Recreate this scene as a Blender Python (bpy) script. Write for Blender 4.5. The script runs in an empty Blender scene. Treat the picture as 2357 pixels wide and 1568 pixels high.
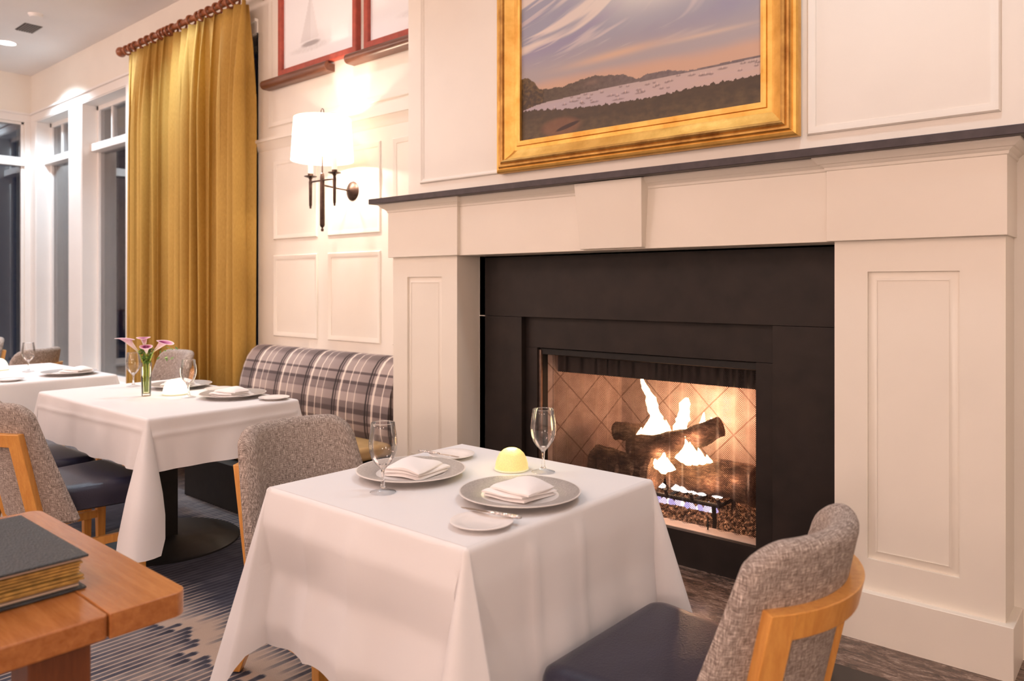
import bpy, bmesh, math, random
import numpy as np
from mathutils import Vector, Matrix, noise
random.seed(7)
SC = bpy.context.scene
COL = SC.collection
PI = math.pi

# ------------------------------------------------------------------ helpers
def lin(c):
    c /= 255.0
    return c / 12.92 if c <= 0.04045 else ((c + 0.055) / 1.055) ** 2.4
def S(r, g, b): return (lin(r), lin(g), lin(b))
def sm(a, b, x):
    t = min(1.0, max(0.0, (x - a) / (b - a))); return t * t * (3 - 2 * t)

class MB:
    """collects geometry for one mesh"""
    def __init__(s): s.v = []; s.f = []; s.uv = {}
    def add(s, vs, fs, uvs=None):
        b = len(s.v); s.v += [tuple(p) for p in vs]
        s.f += [tuple(b + i for i in f) for f in fs]
        if uvs is not None:
            for i, u in enumerate(uvs): s.uv[b + i] = u
        return s
    def box(s, x0, x1, y0, y1, z0, z1):
        v = [(x, y, z) for z in (z0, z1) for y in (y0, y1) for x in (x0, x1)]
        return s.add(v, [(0, 2, 3, 1), (4, 5, 7, 6), (0, 1, 5, 4), (2, 6, 7, 3), (0, 4, 6, 2), (1, 3, 7, 5)])
    def grid(s, P, cu=False, cv=False, uv=None, flip=False):
        nu, nv = len(P), len(P[0]); vs = [p for r in P for p in r]; fs = []
        for i in range(nu if cu else nu - 1):
            for j in range(nv if cv else nv - 1):
                a, b = i * nv + j, i * nv + (j + 1) % nv
                c, d = ((i + 1) % nu) * nv + (j + 1) % nv, ((i + 1) % nu) * nv + j
                fs.append((a, d, c, b) if flip else (a, b, c, d))
        return s.add(vs, fs, None if uv is None else [p for r in uv for p in r])
    def lathe(s, prof, seg=32, c=(0, 0, 0), axis='z', capb=False, capt=False):
        P = []
        for r, h in prof:
            row = []
            for k in range(seg):
                a = 2 * PI * k / seg
                q = (r * math.cos(a), r * math.sin(a), h)
                if axis == 'y': q = (q[0], q[2], -q[1])
                if axis == 'x': q = (q[2], q[1], -q[0])
                row.append((q[0] + c[0], q[1] + c[1], q[2] + c[2]))
            P.append(row)
        b = len(s.v); s.grid(P, cv=True)
        n = len(prof)
        if capb: s.f.append(tuple(b + k for k in reversed(range(seg))))
        if capt: s.f.append(tuple(b + (n - 1) * seg + k for k in range(seg)))
        return s
    def loft(s, loops, caps=True):
        b = len(s.v); s.grid(loops, cv=True); m = len(loops[0]); n = len(loops)
        if caps:
            s.f.append(tuple(b + k for k in reversed(range(m))))
            s.f.append(tuple(b + (n - 1) * m + k for k in range(m)))
        return s
    def tube(s, pts, r, seg=10, caps=True):
        pts = [Vector(p) for p in pts]; n = len(pts); loops = []
        rr = r if isinstance(r, (list, tuple)) else [r] * n
        t0 = (pts[1] - pts[0]).normalized()
        up = Vector((0, 0, 1)) if abs(t0.z) < 0.9 else Vector((1, 0, 0))
        nrm = (up - t0 * up.dot(t0)).normalized()
        for i in range(n):
            t = (pts[min(i + 1, n - 1)] - pts[max(i - 1, 0)]).normalized()
            nrm = (nrm - t * nrm.dot(t)).normalized(); bi = t.cross(nrm)
            loops.append([tuple(pts[i] + (nrm * math.cos(2 * PI * k / seg) + bi * math.sin(2 * PI * k / seg)) * rr[i]) for k in range(seg)])
        return s.loft(loops, caps)
    def prism_xz(s, poly, y0, y1):
        n = len(poly); v = [(x, y0, z) for x, z in poly] + [(x, y1, z) for x, z in poly]
        f = [tuple(range(n)), tuple(reversed(range(n, 2 * n)))]
        f += [(i, i + n, (i + 1) % n + n, (i + 1) % n) for i in range(n)]
        return s.add(v, f)
    def frame(s, x0, x1, z0, z1, prof, yb):
        """profile [(outward offset, protrusion towards -Y)] swept round a rectangle, mitred"""
        P = []
        for o, d in prof:
            P.append([(x0 - o, yb - d, z0 - o), (x1 + o, yb - d, z0 - o), (x1 + o, yb - d, z1 + o), (x0 - o, yb - d, z1 + o)])
        return s.grid(P, cv=True, flip=True)
    def xf(s, M):
        s.v = [tuple(M @ Vector(p)) for p in s.v]; return s
    def build(s, name, m, parent=None, bevel=0, angle=35, local=False, solid=0, segs=2, flat=False, recalc=True):
        org = Vector((0, 0, 0))
        if parent is not None and not local:
            q = parent
            while q is not None: org += q.location; q = q.parent
        me = bpy.data.meshes.new(name)
        me.from_pydata([tuple(Vector(p) - org) for p in s.v], [], s.f)
        if recalc:
            bm = bmesh.new(); bm.from_mesh(me); bmesh.ops.recalc_face_normals(bm, faces=bm.faces); bm.to_mesh(me); bm.free()
        if s.uv:
            ul = me.uv_layers.new(name='UVMap')
            for l in me.loops: ul.data[l.index].uv = s.uv.get(l.vertex_index, (0, 0))
        if not flat:
            me.shade_smooth(); me.set_sharp_from_angle(angle=math.radians(angle))
        me.materials.append(m); me.update()
        o = bpy.data.objects.new(name, me); COL.objects.link(o)
        if parent is not None: o.parent = parent
        if solid:
            d = o.modifiers.new('Solidify', 'SOLIDIFY'); d.thickness = solid; d.offset = -1
        if bevel:
            d = o.modifiers.new('Bevel', 'BEVEL'); d.width = bevel; d.segments = segs; d.limit_method = 'ANGLE'; d.angle_limit = math.radians(40)
            d.harden_normals = True
        return o

def tag(o, label, cat, group=None):
    o['label'] = label; o['category'] = cat
    if group: o['group'] = group
    return o
def thing(name, label, cat, loc=(0, 0, 0), rotz=0.0, group=None):
    o = bpy.data.objects.new(name, None); COL.objects.link(o); o.empty_display_size = 0.05
    o.location = loc; o.rotation_euler = (0, 0, rotz)
    return tag(o, label, cat, group)
def struct(o): o['kind'] = 'structure'; return o
def sgroup(name, loc=(0, 0, 0)):
    o = bpy.data.objects.new(name, None); COL.objects.link(o); o.location = loc; return struct(o)
def dup(root, loc, rotz, label, group=None):
    r = root.copy(); COL.objects.link(r); r.location = loc; r.rotation_euler = (0, 0, rotz); r['label'] = label
    if group: r['group'] = group
    for ch in list(root.children):
        c = ch.copy(); COL.objects.link(c); c.parent = r
        for g in list(ch.children):
            d = g.copy(); COL.objects.link(d); d.parent = c
    return r

# ------------------------------------------------------------------ materials
class NT:
    def __init__(s, name):
        s.m = bpy.data.materials.new(name); s.m.use_nodes = True; s.t = s.m.node_tree
        s.n = s.t.nodes; s.bsdf = s.n['Principled BSDF']; s.out = s.n['Material Output']
    def node(s, k, **kw):
        n = s.n.new(k)
        for a, v in kw.items():
            if a.startswith('i_'): n.inputs[a[2:].replace('_', ' ')].default_value = v
            else: setattr(n, a, v)
        return n
    def L(s, a, b): s.t.links.new(a, b)
    def val(s, x, sock):
        if isinstance(x, (int, float)): sock.default_value = x
        elif isinstance(x, tuple): sock.default_value = x if len(x) == len(sock.default_value) else (*x, 1)
        else: s.L(x, sock)
    def math(s, op, a, b=0.0, c=None, clamp=False):
        n = s.node('ShaderNodeMath', operation=op, use_clamp=clamp)
        s.val(a, n.inputs[0]); s.val(b, n.inputs[1])
        if c is not None: s.val(c, n.inputs[2])
        return n.outputs[0]
    def coord(s, which='Object', scale=(1, 1, 1), loc=(0, 0, 0)):
        tc = s.node('ShaderNodeTexCoord'); mp = s.node('ShaderNodeMapping')
        mp.inputs['Scale'].default_value = scale; mp.inputs['Location'].default_value = loc
        s.L(tc.outputs[which], mp.inputs[0]); return mp.outputs[0]
    def noise(s, v, scale=5, detail=3, rough=0.5, dist=0.0):
        n = s.node('ShaderNodeTexNoise'); s.L(v, n.inputs['Vector'])
        n.inputs['Scale'].default_value = scale; n.inputs['Detail'].default_value = detail
        n.inputs['Roughness'].default_value = rough; n.inputs['Distortion'].default_value = dist
        return n.outputs['Fac']
    def ramp(s, fac, stops, interp='LINEAR'):
        n = s.node('ShaderNodeValToRGB'); s.val(fac, n.inputs[0]); r = n.color_ramp; r.interpolation = interp
        while len(r.elements) < len(stops): r.elements.new(0.5)
        for e, (p, c) in zip(r.elements, stops):
            e.position = p; e.color = (*c, 1) if len(c) == 3 else c
        return n.outputs[0]
    def mix(s, fac, a, b, blend='MIX'):
        n = s.node('ShaderNodeMix', data_type='RGBA', blend_type=blend)
        s.val(fac, n.inputs[0]); s.val(a, n.inputs[6]); s.val(b, n.inputs[7]); return n.outputs[2]
    def bump(s, h, strength=0.2, dist=0.01):
        n = s.node('ShaderNodeBump'); n.inputs['Strength'].default_value = strength; n.inputs['Distance'].default_value = dist
        s.L(h, n.inputs['Height']); s.L(n.outputs[0], s.bsdf.inputs['Normal'])
    def set(s, **kw):
        for a, v in kw.items():
            s.val(v, s.bsdf.inputs[a.replace('_', ' ')])
        return s.m

def plain(name, col, rough=0.5, metal=0.0, var=0.0, vs=20, bump=0.0, bs=60, **kw):
    t = NT(name); c = t.coord()
    if var:
        n = t.noise(c, vs, 4)
        t.set(Base_Color=t.ramp(n, [(0.3, tuple(x * (1 - var) for x in col)), (0.7, tuple(min(1, x * (1 + var)) for x in col))]))
    else: t.set(Base_Color=col)
    if bump: t.bump(t.noise(c, bs, 3), bump, 0.004)
    t.set(Roughness=rough, Metallic=metal)
    if kw: t.set(**kw)
    return t.m
def emit(name, col, strength):
    t = NT(name); t.set(Base_Color=(0, 0, 0), Emission_Color=col, Emission_Strength=strength, Roughness=1.0); return t.m

M = {}
M['wall'] = plain('wall_paint', (0.83, 0.785, 0.705), 0.42, var=0.02, vs=3, bump=0.03, bs=90)
M['mantel'] = plain('mantel_paint', (0.81, 0.755, 0.66), 0.36, var=0.02, vs=3, bump=0.02, bs=90)
M['white'] = plain('white_trim_paint', (0.86, 0.83, 0.79), 0.4, var=0.015, vs=4)
M['ceiling'] = plain('ceiling_paint', (0.90, 0.88, 0.86), 0.8, var=0.02, vs=2)
M['stone'] = plain('black_honed_stone', (0.016, 0.0105, 0.0085), 0.55, var=0.35, vs=9, bump=0.04, bs=120, Specular_IOR_Level=0.35)
M['shelf'] = plain('dark_slate_shelf', (0.045, 0.033, 0.036), 0.5, var=0.25, vs=25, bump=0.08, bs=140)
M['blackmetal'] = plain('black_metal', (0.008, 0.007, 0.0065), 0.55, 0.2, var=0.3, vs=30)
M['ironbright'] = plain('firebox_trim_metal', (0.22, 0.15, 0.12), 0.35, 0.9, var=0.2, vs=30)
M['bronze'] = plain('oil_rubbed_bronze', (0.075, 0.048, 0.04), 0.38, 0.85, var=0.3, vs=40)
M['silver'] = plain('polished_cutlery_steel', (0.62, 0.58, 0.56), 0.16, 1.0)
def hammered():
    t = NT('hammered_silver'); c = t.coord(scale=(1, 1, 1))
    v = t.node('ShaderNodeTexVoronoi'); t.L(c, v.inputs['Vector']); v.inputs['Scale'].default_value = 260
    t.bump(v.outputs['Distance'], 0.8, 0.003); return t.set(Base_Color=(0.66, 0.62, 0.60), Metallic=1.0, Roughness=0.18)
M['hammered'] = hammered()

def wood(name, c1, c2, axis='x', scale=1.0, rough=0.35, gr=14, coat=0.2):
    t = NT(name); sc = {'x': (1.2, gr, gr), 'y': (gr, 1.2, gr), 'z': (gr, gr, 1.2)}[axis]
    c = t.coord(scale=tuple(q * scale for q in sc))
    n = t.noise(c, 3.0, 6, 0.6, 0.6); n2 = t.noise(t.coord(scale=tuple(q * scale * 4 for q in sc)), 6, 3)
    f = t.math('ADD', t.math('MULTIPLY', n, 0.75), t.math('MULTIPLY', n2, 0.25))
    t.set(Base_Color=t.ramp(f, [(0.32, c1), (0.68, c2)]), Roughness=rough, Coat_Weight=coat, Coat_Roughness=0.25)
    t.bump(n2, 0.05, 0.002); return t.m
M['desk'] = wood('cherry_desk_wood', (0.32, 0.105, 0.025), (0.50, 0.20, 0.06), 'x', 1.2, 0.26)
M['deskdark'] = wood('cherry_desk_leg_wood', (0.12, 0.035, 0.012), (0.22, 0.07, 0.022), 'z', 1.2, 0.4)
M['maple'] = wood('honey_maple_wood', (0.60, 0.25, 0.050), (0.78, 0.39, 0.095), 'z', 1.5, 0.33)
M['rodwood'] = wood('stained_rod_wood', (0.22, 0.06, 0.02), (0.36, 0.12, 0.045), 'x', 2, 0.3)
M['frame_wood'] = wood('cherry_picture_frame', (0.085, 0.03, 0.017), (0.19, 0.075, 0.042), 'x', 2, 0.35)
M['redmat'] = plain('cherry_red_frame_side', (0.38, 0.065, 0.04), 0.4, var=0.15, vs=30)

def tweed():
    t = NT('grey_brown_tweed')
    a = t.noise(t.coord('UV', (640, 46, 1)), 1, 2, 0.6)
    b = t.noise(t.coord('UV', (42, 640, 1)), 1, 2, 0.6)
    g = t.noise(t.coord('UV', (420, 420, 1)), 1, 2)
    f = t.math('ADD', t.math('ADD', t.math('MULTIPLY', a, 0.46), t.math('MULTIPLY', b, 0.42)), t.math('MULTIPLY', g, 0.20))
    t.set(Base_Color=t.ramp(f, [(0.42, (0.11, 0.083, 0.070)), (0.54, (0.28, 0.225, 0.192)), (0.66, (0.76, 0.66, 0.58))]), Roughness=0.95)
    t.bump(f, 0.35, 0.004); return t.m
M['tweed'] = tweed()
def leather(name, col, rough=0.38, scale=160):
    t = NT(name); c = t.coord(); n = t.noise(c, scale, 3)
    v = t.node('ShaderNodeTexVoronoi'); t.L(c, v.inputs['Vector']); v.inputs['Scale'].default_value = scale * 1.6
    t.bump(t.math('ADD', n, v.outputs['Distance']), 0.16 if scale != 150 else .5, 0.003 if scale != 150 else .006)
    t.set(Base_Color=t.ramp(t.noise(c, 8, 3), [(0.3, tuple(x * 0.85 for x in col)), (0.7, tuple(x * 1.15 for x in col))]), Roughness=rough); return t.m
M['navy'] = leather('navy_leather', (0.022, 0.022, 0.042), 0.30)
M['cover'] = leather('black_grained_leather', (0.030, 0.038, 0.044), 0.38, 150)
M['tan'] = leather('tan_leather', (0.46, 0.29, 0.12), 0.45)
def cloth():
    t = NT('white_table_linen')
    a = t.noise(t.coord('UV', (700, 60, 1)), 1, 2); b = t.noise(t.coord('UV', (60, 700, 1)), 1, 2)
    w = t.noise(t.coord('UV', (5, 5, 1)), 1, 3)
    t.bump(t.math('ADD', t.math('MULTIPLY', t.math('ADD', a, b), 0.12), w), 0.12, 0.006)
    d = t.node('ShaderNodeBsdfDiffuse'); tr = t.node('ShaderNodeBsdfTranslucent'); mx = t.node('ShaderNodeMixShader')
    for n in (d, tr): n.inputs['Color'].default_value = (0.84, 0.825, 0.82, 1)
    t.L(t.bsdf.inputs['Normal'].links[0].from_socket, d.inputs['Normal'])
    mx.inputs[0].default_value = 0.10
    t.L(d.outputs[0], mx.inputs[1]); t.L(tr.outputs[0], mx.inputs[2]); t.L(mx.outputs[0], t.out.inputs['Surface']); return t.m
M['cloth'] = cloth()
M['napkin'] = plain('white_napkin_linen', (0.86, 0.82, 0.80), 0.9, bump=0.15, bs=300)
M['china'] = plain('white_china', (0.82, 0.78, 0.755), 0.22, var=0.01, vs=5)
def charger():
    t = NT('grey_textured_charger'); tc = t.node('ShaderNodeTexCoord'); sp = t.node('ShaderNodeSeparateXYZ'); t.L(tc.outputs['Object'], sp.inputs[0])
    r = t.math('SQRT', t.math('ADD', t.math('POWER', sp.outputs[0], 2.0), t.math('POWER', sp.outputs[1], 2.0)))
    ang = t.math('ARCTAN2', sp.outputs[1], sp.outputs[0])
    cmb = t.node('ShaderNodeCombineXYZ'); t.L(t.math('MULTIPLY', ang, 26.0), cmb.inputs[0]); t.L(t.math('MULTIPLY', r, 160.0), cmb.inputs[1])
    n = t.noise(cmb.outputs[0], 1.6, 2, 0.5, 1.2)
    rim = t.math('MULTIPLY', t.math('GREATER_THAN', r, 0.103), t.math('LESS_THAN', r, 0.1580))
    g = t.ramp(n, [(0.35, (0.30, 0.275, 0.255)), (0.65, (0.48, 0.445, 0.42))])
    t.set(Base_Color=t.mix(rim, (0.74, 0.70, 0.67), g), Roughness=0.3); t.bump(t.math('MULTIPLY', n, rim), 0.5, 0.003); return t.m
M['charger'] = charger()
def glass(name, tint=(0.97, 0.97, 0.96), power=0.55, rough=0.02):
    t = NT(name); lw = t.node('ShaderNodeLayerWeight'); lw.inputs['Blend'].default_value = power
    tr = t.node('ShaderNodeBsdfTransparent'); tr.inputs[0].default_value = (*tint, 1)
    gl = t.node('ShaderNodeBsdfGlossy'); gl.inputs['Roughness'].default_value = rough; gl.inputs[0].default_value = (1, 1, 1, 1)
    mx = t.node('ShaderNodeMixShader'); f = t.math('ADD', t.math('MULTIPLY', lw.outputs['Fresnel'], 0.9), 0.02, clamp=True)
    t.L(f, mx.inputs[0]); t.L(tr.outputs[0], mx.inputs[1]); t.L(gl.outputs[0], mx.inputs[2]); t.L(mx.outputs[0], t.out.inputs['Surface']); return t.m
M['bowlglass'] = glass('clear_wine_glass', (0.975, 0.97, 0.965), 0.30)
M['pane'] = glass('window_glass', (0.80, 0.83, 0.86), 0.5, 0.01)
t = NT('solid_clear_glass'); M['solidglass'] = t.set(Base_Color=(1, 1, 1), Transmission_Weight=1.0, Roughness=0.0, IOR=1.45)
M['velvet'] = None
def curtain_m():
    t = NT('gold_curtain_fabric'); n = t.noise(t.coord('UV', (500, 30, 1)), 1, 2); n2 = t.noise(t.coord('UV', (3, 1, 1)), 1, 2)
    f = t.math('ADD', t.math('MULTIPLY', n, 0.5), t.math('MULTIPLY', n2, 0.5))
    t.set(Base_Color=t.ramp(f, [(0.3, (0.40, 0.23, 0.04)), (0.7, (0.58, 0.365, 0.085))]), Roughness=0.75); return t.m
M['curtain'] = curtain_m()
def gold(name='gilt_frame_gold', dark=False):
    t = NT(name); c = t.coord(); n = t.noise(c, 9, 4, 0.6); n2 = t.noise(c, 90, 3)
    a, b = ((0.30, 0.13, 0.03), (0.62, 0.36, 0.10)) if dark else ((0.66, 0.36, 0.075), (0.86, 0.54, 0.15))
    t.set(Base_Color=t.ramp(n, [(0.3, a), (0.62, b)]), Metallic=0.82, Roughness=t.math('ADD', t.math('MULTIPLY', n2, 0.25), 0.33)); t.bump(n2, 0.12, 0.003); return t.m
M['gold'] = gold(); M['gold2'] = gold('worn_gilt_bole', True)

def carpet():
    t = NT('navy_cream_carpet'); tc = t.node('ShaderNodeTexCoord'); sp = t.node('ShaderNodeSeparateXYZ'); t.L(tc.outputs['Object'], sp.inputs[0])
    X, Y = sp.outputs[0], sp.outputs[1]
    xs = t.math('DIVIDE', X, 0.030); idx = t.math('FLOOR', xs); fr = t.math('FRACT', xs)
    wn = t.node('ShaderNodeTexWhiteNoise', noise_dimensions='1D'); t.L(idx, wn.inputs['W']); rnd = wn.outputs['Value']
    # soft wandering of the ikat zone edges, one offset per yarn stripe
    cm = t.node('ShaderNodeCombineXYZ'); t.L(t.math('MULTIPLY', idx, 0.07), cm.inputs[0]); t.L(t.math('MULTIPLY', Y, 0.5), cm.inputs[1])
    wob = t.noise(cm.outputs[0], 1.0, 2)
    y2 = t.math('ADD', t.math('ADD', Y, t.math('MULTIPLY', rnd, 0.075)), t.math('MULTIPLY', wob, 0.20))
    ph = t.math('FRACT', t.math('DIVIDE', t.math('ADD', y2, 0.25), 1.30))
    # ph: zone along the yarn
    ZON = t.ramp(ph, [(0.0, (0.60,) * 3), (0.30, (0.48,) * 3), (0.35, (0.95,) * 3), (0.362, (0.03,) * 3), (0.41, (0.05,) * 3), (0.48, (0.5,) * 3), (0.56, (0.90,) * 3), (0.88, (0.95,) * 3), (1.0, (0.6,) * 3)])
    cm2 = t.node('ShaderNodeCombineXYZ'); t.L(t.math('MULTIPLY', idx, 3.7), cm2.inputs[0]); t.L(t.math('MULTIPLY', Y, 5.0), cm2.inputs[1])
    dash = t.noise(cm2.outputs[0], 1.0, 3, 0.6)
    amt = t.math('ADD', ZON, t.math('MULTIPLY', t.math('SUBTRACT', dash, 0.5), 0.9), clamp=True)
    gap = t.math('MULTIPLY', t.math('ABSOLUTE', t.math('SUBTRACT', fr, 0.5)), 2.0)   # 0 mid stripe, 1 at gap
    body = t.ramp(gap, [(0.0, (1, 1, 1)), (0.55, (1, 1, 1)), (0.8, (0.25,) * 3), (1.0, (0.12,) * 3)])
    f = t.math('MULTIPLY', amt, t.math('MAXIMUM', body, t.math('MULTIPLY', t.math('SUBTRACT', ZON, 0.62), 2.6)), clamp=True)
    pile = t.noise(t.coord(scale=(1, 1, 1)), 420, 2)
    col = t.ramp(f, [(0.05, (0.40, 0.31, 0.25)), (0.35, (0.19, 0.17, 0.17)), (0.62, (0.055, 0.055, 0.075)), (0.95, (0.016, 0.018, 0.034))])
    t.set(Base_Color=t.mix(0.35, col, t.ramp(pile, [(0.3, (0.25,) * 3), (0.7, (0.85,) * 3)]), 'SOFT_LIGHT'), Roughness=0.97)
    t.bump(pile, 0.5, 0.006); return t.m
M['carpet'] = carpet()
def marble(name, c):
    t = NT(name); v = t.coord(scale=(2.2, 7, 4)); n = t.noise(v, 3.5, 9, 0.65, 1.2); n2 = t.noise(t.coord(scale=(3, 9, 3)), 9, 6, 0.7, 2.0)
    f = t.math('ADD', t.math('MULTIPLY', n, 0.6), t.math('MULTIPLY', n2, 0.4))
    t.set(Base_Color=t.ramp(f, c), Roughness=0.2); return t.m
M['marble'] = marble('brown_veined_marble', [(0.36, (0.030, 0.018, 0.012)), (0.48, (0.10, 0.060, 0.043)), (0.56, (0.22, 0.145, 0.11)), (0.66, (0.52, 0.40, 0.32))])
M['blackmarble'] = marble('black_marble', [(0.35, (0.008, 0.006, 0.005)), (0.6, (0.028, 0.02, 0.016)), (0.75, (0.10, 0.075, 0.055))])

def plaid():
    t = NT('grey_tartan_upholstery'); tc = t.node('ShaderNodeTexCoord'); sp = t.node('ShaderNodeSeparateXYZ'); t.L(tc.outputs['UV'], sp.inputs[0])
    u = t.math('FRACT', t.math('DIVIDE', t.math('ADD', sp.outputs[0], 10.0), 0.345)); v = sp.outputs[1]
    g = lambda x: (x, x, x)
    U = t.ramp(u, [(0.0, g(.88)), (.05, g(.88)), (.055, g(.50)), (.26, g(.46)), (.262, g(.74)), (.285, g(.74)), (.29, g(.5)), (.475, g(.52)), (.478, g(.72)), (.495, g(.72)), (.50, g(.46)), (.60, g(.40)),
                   (.80, g(.36)), (.82, g(.13)), (.845, g(.13)), (.86, g(.36)), (.90, g(.17)), (.915, g(.17)), (.93, g(.42)), (.99, g(.46)), (1.0, g(.88))])
    V = t.ramp(v, [(0.0, g(.16)), (.075, g(.18)), (.085, g(.50)), (.125, g(.50)), (.13, g(.16)), (.148, g(.16)), (.153, g(.50)), (.20, g(.46)), (.205, g(.10)), (.238, g(.12)), (.243, g(.30)), (.288, g(.32)), (.293, g(.66)),
                   (.355, g(.64)), (.36, g(.34)), (.372, g(.36)), (.377, g(.40)), (.418, g(.36)), (.422, g(.10)), (.442, g(.12)), (.447, g(.58)), (.50, g(.56)), (.504, g(.14)), (.518, g(.16)), (.523, g(.62)), (.60, g(.58)), (.64, g(.30)), (.69, g(.30)), (.72, g(.56)), (1.0, g(.5))])
    cream = t.math('GREATER_THAN', U, 0.70); dark = t.math('LESS_THAN', U, 0.2)
    f0 = t.math('MULTIPLY', t.math('POWER', U, 0.6), t.math('ADD', V, 0.20))
    f1 = t.math('MULTIPLY_ADD', t.math('MULTIPLY', dark, -0.22), 1.0, f0, clamp=True)
    f = t.math('MAXIMUM', f1, t.math('MULTIPLY', cream, t.math('MULTIPLY_ADD', V, 0.35, 0.62)))
    n = t.noise(t.coord('UV', (300, 300, 1)), 1, 2)
    f2 = t.math('ADD', f, t.math('MULTIPLY', t.math('SUBTRACT', n, 0.5), 0.12))
    t.set(Base_Color=t.ramp(f2, [(0.05, (0.03, 0.022, 0.022)), (0.20, (0.10, 0.076, 0.075)), (0.36, (0.22, 0.175, 0.17)), (0.60, (0.46, 0.38, 0.35)), (0.80, (0.78, 0.69, 0.60))]), Roughness=0.95); t.bump(n, 0.2, 0.003); return t.m
M['plaid'] = plaid()
def screen_mesh():
    t = NT('woven_fire_screen'); tc = t.node('ShaderNodeTexCoord'); sp = t.node('ShaderNodeSeparateXYZ'); t.L(tc.outputs['UV'], sp.inputs[0])
    k = 108.0
    a = t.math('ABSOLUTE', t.math('SUBTRACT', t.math('FRACT', t.math('MULTIPLY', t.math('ADD', sp.outputs[0], sp.outputs[1]), k)), 0.5))
    b = t.math('ABSOLUTE', t.math('SUBTRACT', t.math('FRACT', t.math('MULTIPLY', t.math('SUBTRACT', sp.outputs[0], sp.outputs[1]), k)), 0.5))
    wire = t.math('GREATER_THAN', t.math('MAXIMUM', a, b), 0.375)
    tr = t.node('ShaderNodeBsdfTransparent'); mx = t.node('ShaderNodeMixShader')
    t.set(Base_Color=(0.05, 0.035, 0.03), Metallic=0.6, Roughness=0.45)
    t.L(wire, mx.inputs[0]); t.L(tr.outputs[0], mx.inputs[1]); t.L(t.bsdf.outputs[0], mx.inputs[2]); t.L(mx.outputs[0], t.out.inputs['Surface']); return t.m
M['screen'] = screen_mesh()
def firebrick():
    t = NT('herringbone_fire_panel'); tc = t.node('ShaderNodeTexCoord'); sp = t.node('ShaderNodeSeparateXYZ'); t.L(tc.outputs['UV'], sp.inputs[0])
    U, V = sp.outputs[0], sp.outputs[1]
    p = t.math('FRACT', t.math('MULTIPLY', t.math('ADD', U, V), 3.6)); q = t.math('FRACT', t.math('MULTIPLY', t.math('SUBTRACT', U, V), 3.6))
    line = t.math('MAXIMUM', t.math('LESS_THAN', p, 0.035), t.math('LESS_THAN', q, 0.035))
    n = t.noise(t.coord('UV', (6, 6, 1)), 2, 4)
    c = t.ramp(n, [(0.3, (0.34, 0.23, 0.185)), (0.7, (0.52, 0.38, 0.32))])
    t.set(Base_Color=t.mix(line, c, (0.22, 0.14, 0.105)), Roughness=0.9); return t.m
M['brick'] = firebrick()
def bark():
    t = NT('charred_log_bark'); c = t.coord(scale=(3, 14, 14)); n = t.noise(c, 5, 6, 0.7, 1.0); n2 = t.noise(t.coord(), 14, 4)
    t.set(Base_Color=t.ramp(t.math('ADD', t.math('MULTIPLY', n, .6), t.math('MULTIPLY', n2, .4)), [(0.35, (0.04, 0.024, 0.017)), (0.50, (0.17, 0.095, 0.06)), (0.66, (0.48, 0.30, 0.18))]), Roughness=0.95); t.bump(n, 0.9, 0.02); return t.m
M['bark'] = bark()
t = NT('ember_gravel'); n_ = t.noise(t.coord(), 60, 4); M['ember'] = t.set(Emission_Color=t.ramp(n_, [(0.5, (0, 0, 0)), (0.66, (1.0, .42, .18))]), Emission_Strength=.35, Base_Color=t.ramp(n_, [(0.35, (0.05, 0.03, 0.02)), (0.55, (0.32, 0.19, 0.12)), (0.7, (0.65, 0.45, 0.30))]), Roughness=0.9)
M['flame'] = emit('flame_glow', (1.0, 0.66, 0.36), 20.0)
M['blueflame'] = emit('gas_flame_glow', (0.70, 0.55, 1.0), 1.6)
M['lilacflame'] = emit('lilac_gas_flame', (0.95, 0.78, 1.0), 1.8)
M['paleflame'] = emit('pale_gas_flame', (1.0, 0.86, 0.80), 3.0)
M['night'] = plain('night_outside', (0.01, 0.012, 0.02), 1.0)

# ------------------------------------------------------------------ camera
cam = bpy.data.cameras.new('camera'); camo = bpy.data.objects.new('camera', cam); COL.objects.link(camo); SC.camera = camo
camo.location = (0, 0, 1.32); camo.rotation_euler = (PI / 2, 0, math.radians(40.662))
cam.sensor_width = 36; cam.lens = 1759.63 / 2357 * 36; cam.shift_y = -(784 - 658.4) / 2357; cam.clip_start = 0.05
cam.dof.use_dof = True; cam.dof.focus_distance = 2.75; cam.dof.aperture_fstop = 3.2

# ------------------------------------------------------------------ room shell
ZC = 3.93
XW, XE, YS = -10.74, 2.6, -5.0
struct(MB().box(XW - .2, XE + .2, YS - .2, 4.2, -0.12, 0.0).build('floor', M['carpet']))
struct(MB().box(XW - .2, XE + .2, YS - .2, 4.2, ZC, ZC + .12).build('ceiling', M['ceiling']))
struct(MB().box(XE, XE + .15, YS, 3.21, 0, ZC).build('wall_east', M['wall']))
struct(MB().box(XW, XE, YS - .15, YS, 0, ZC).build('wall_south', M['wall']))
h = struct(MB().box(-3.0, -0.2, 2.757, 3.262, 0.0, 0.004).build('trim_hearth_marble', M['marble']))
h2 = struct(MB().box(-0.2, 2.0, 2.757, 3.21, 0.0, 0.004).box(-3.2, 2.0, 2.35, 2.756, 0.0, 0.004).build('trim_hearth_black', M['blackmarble']))

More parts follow.
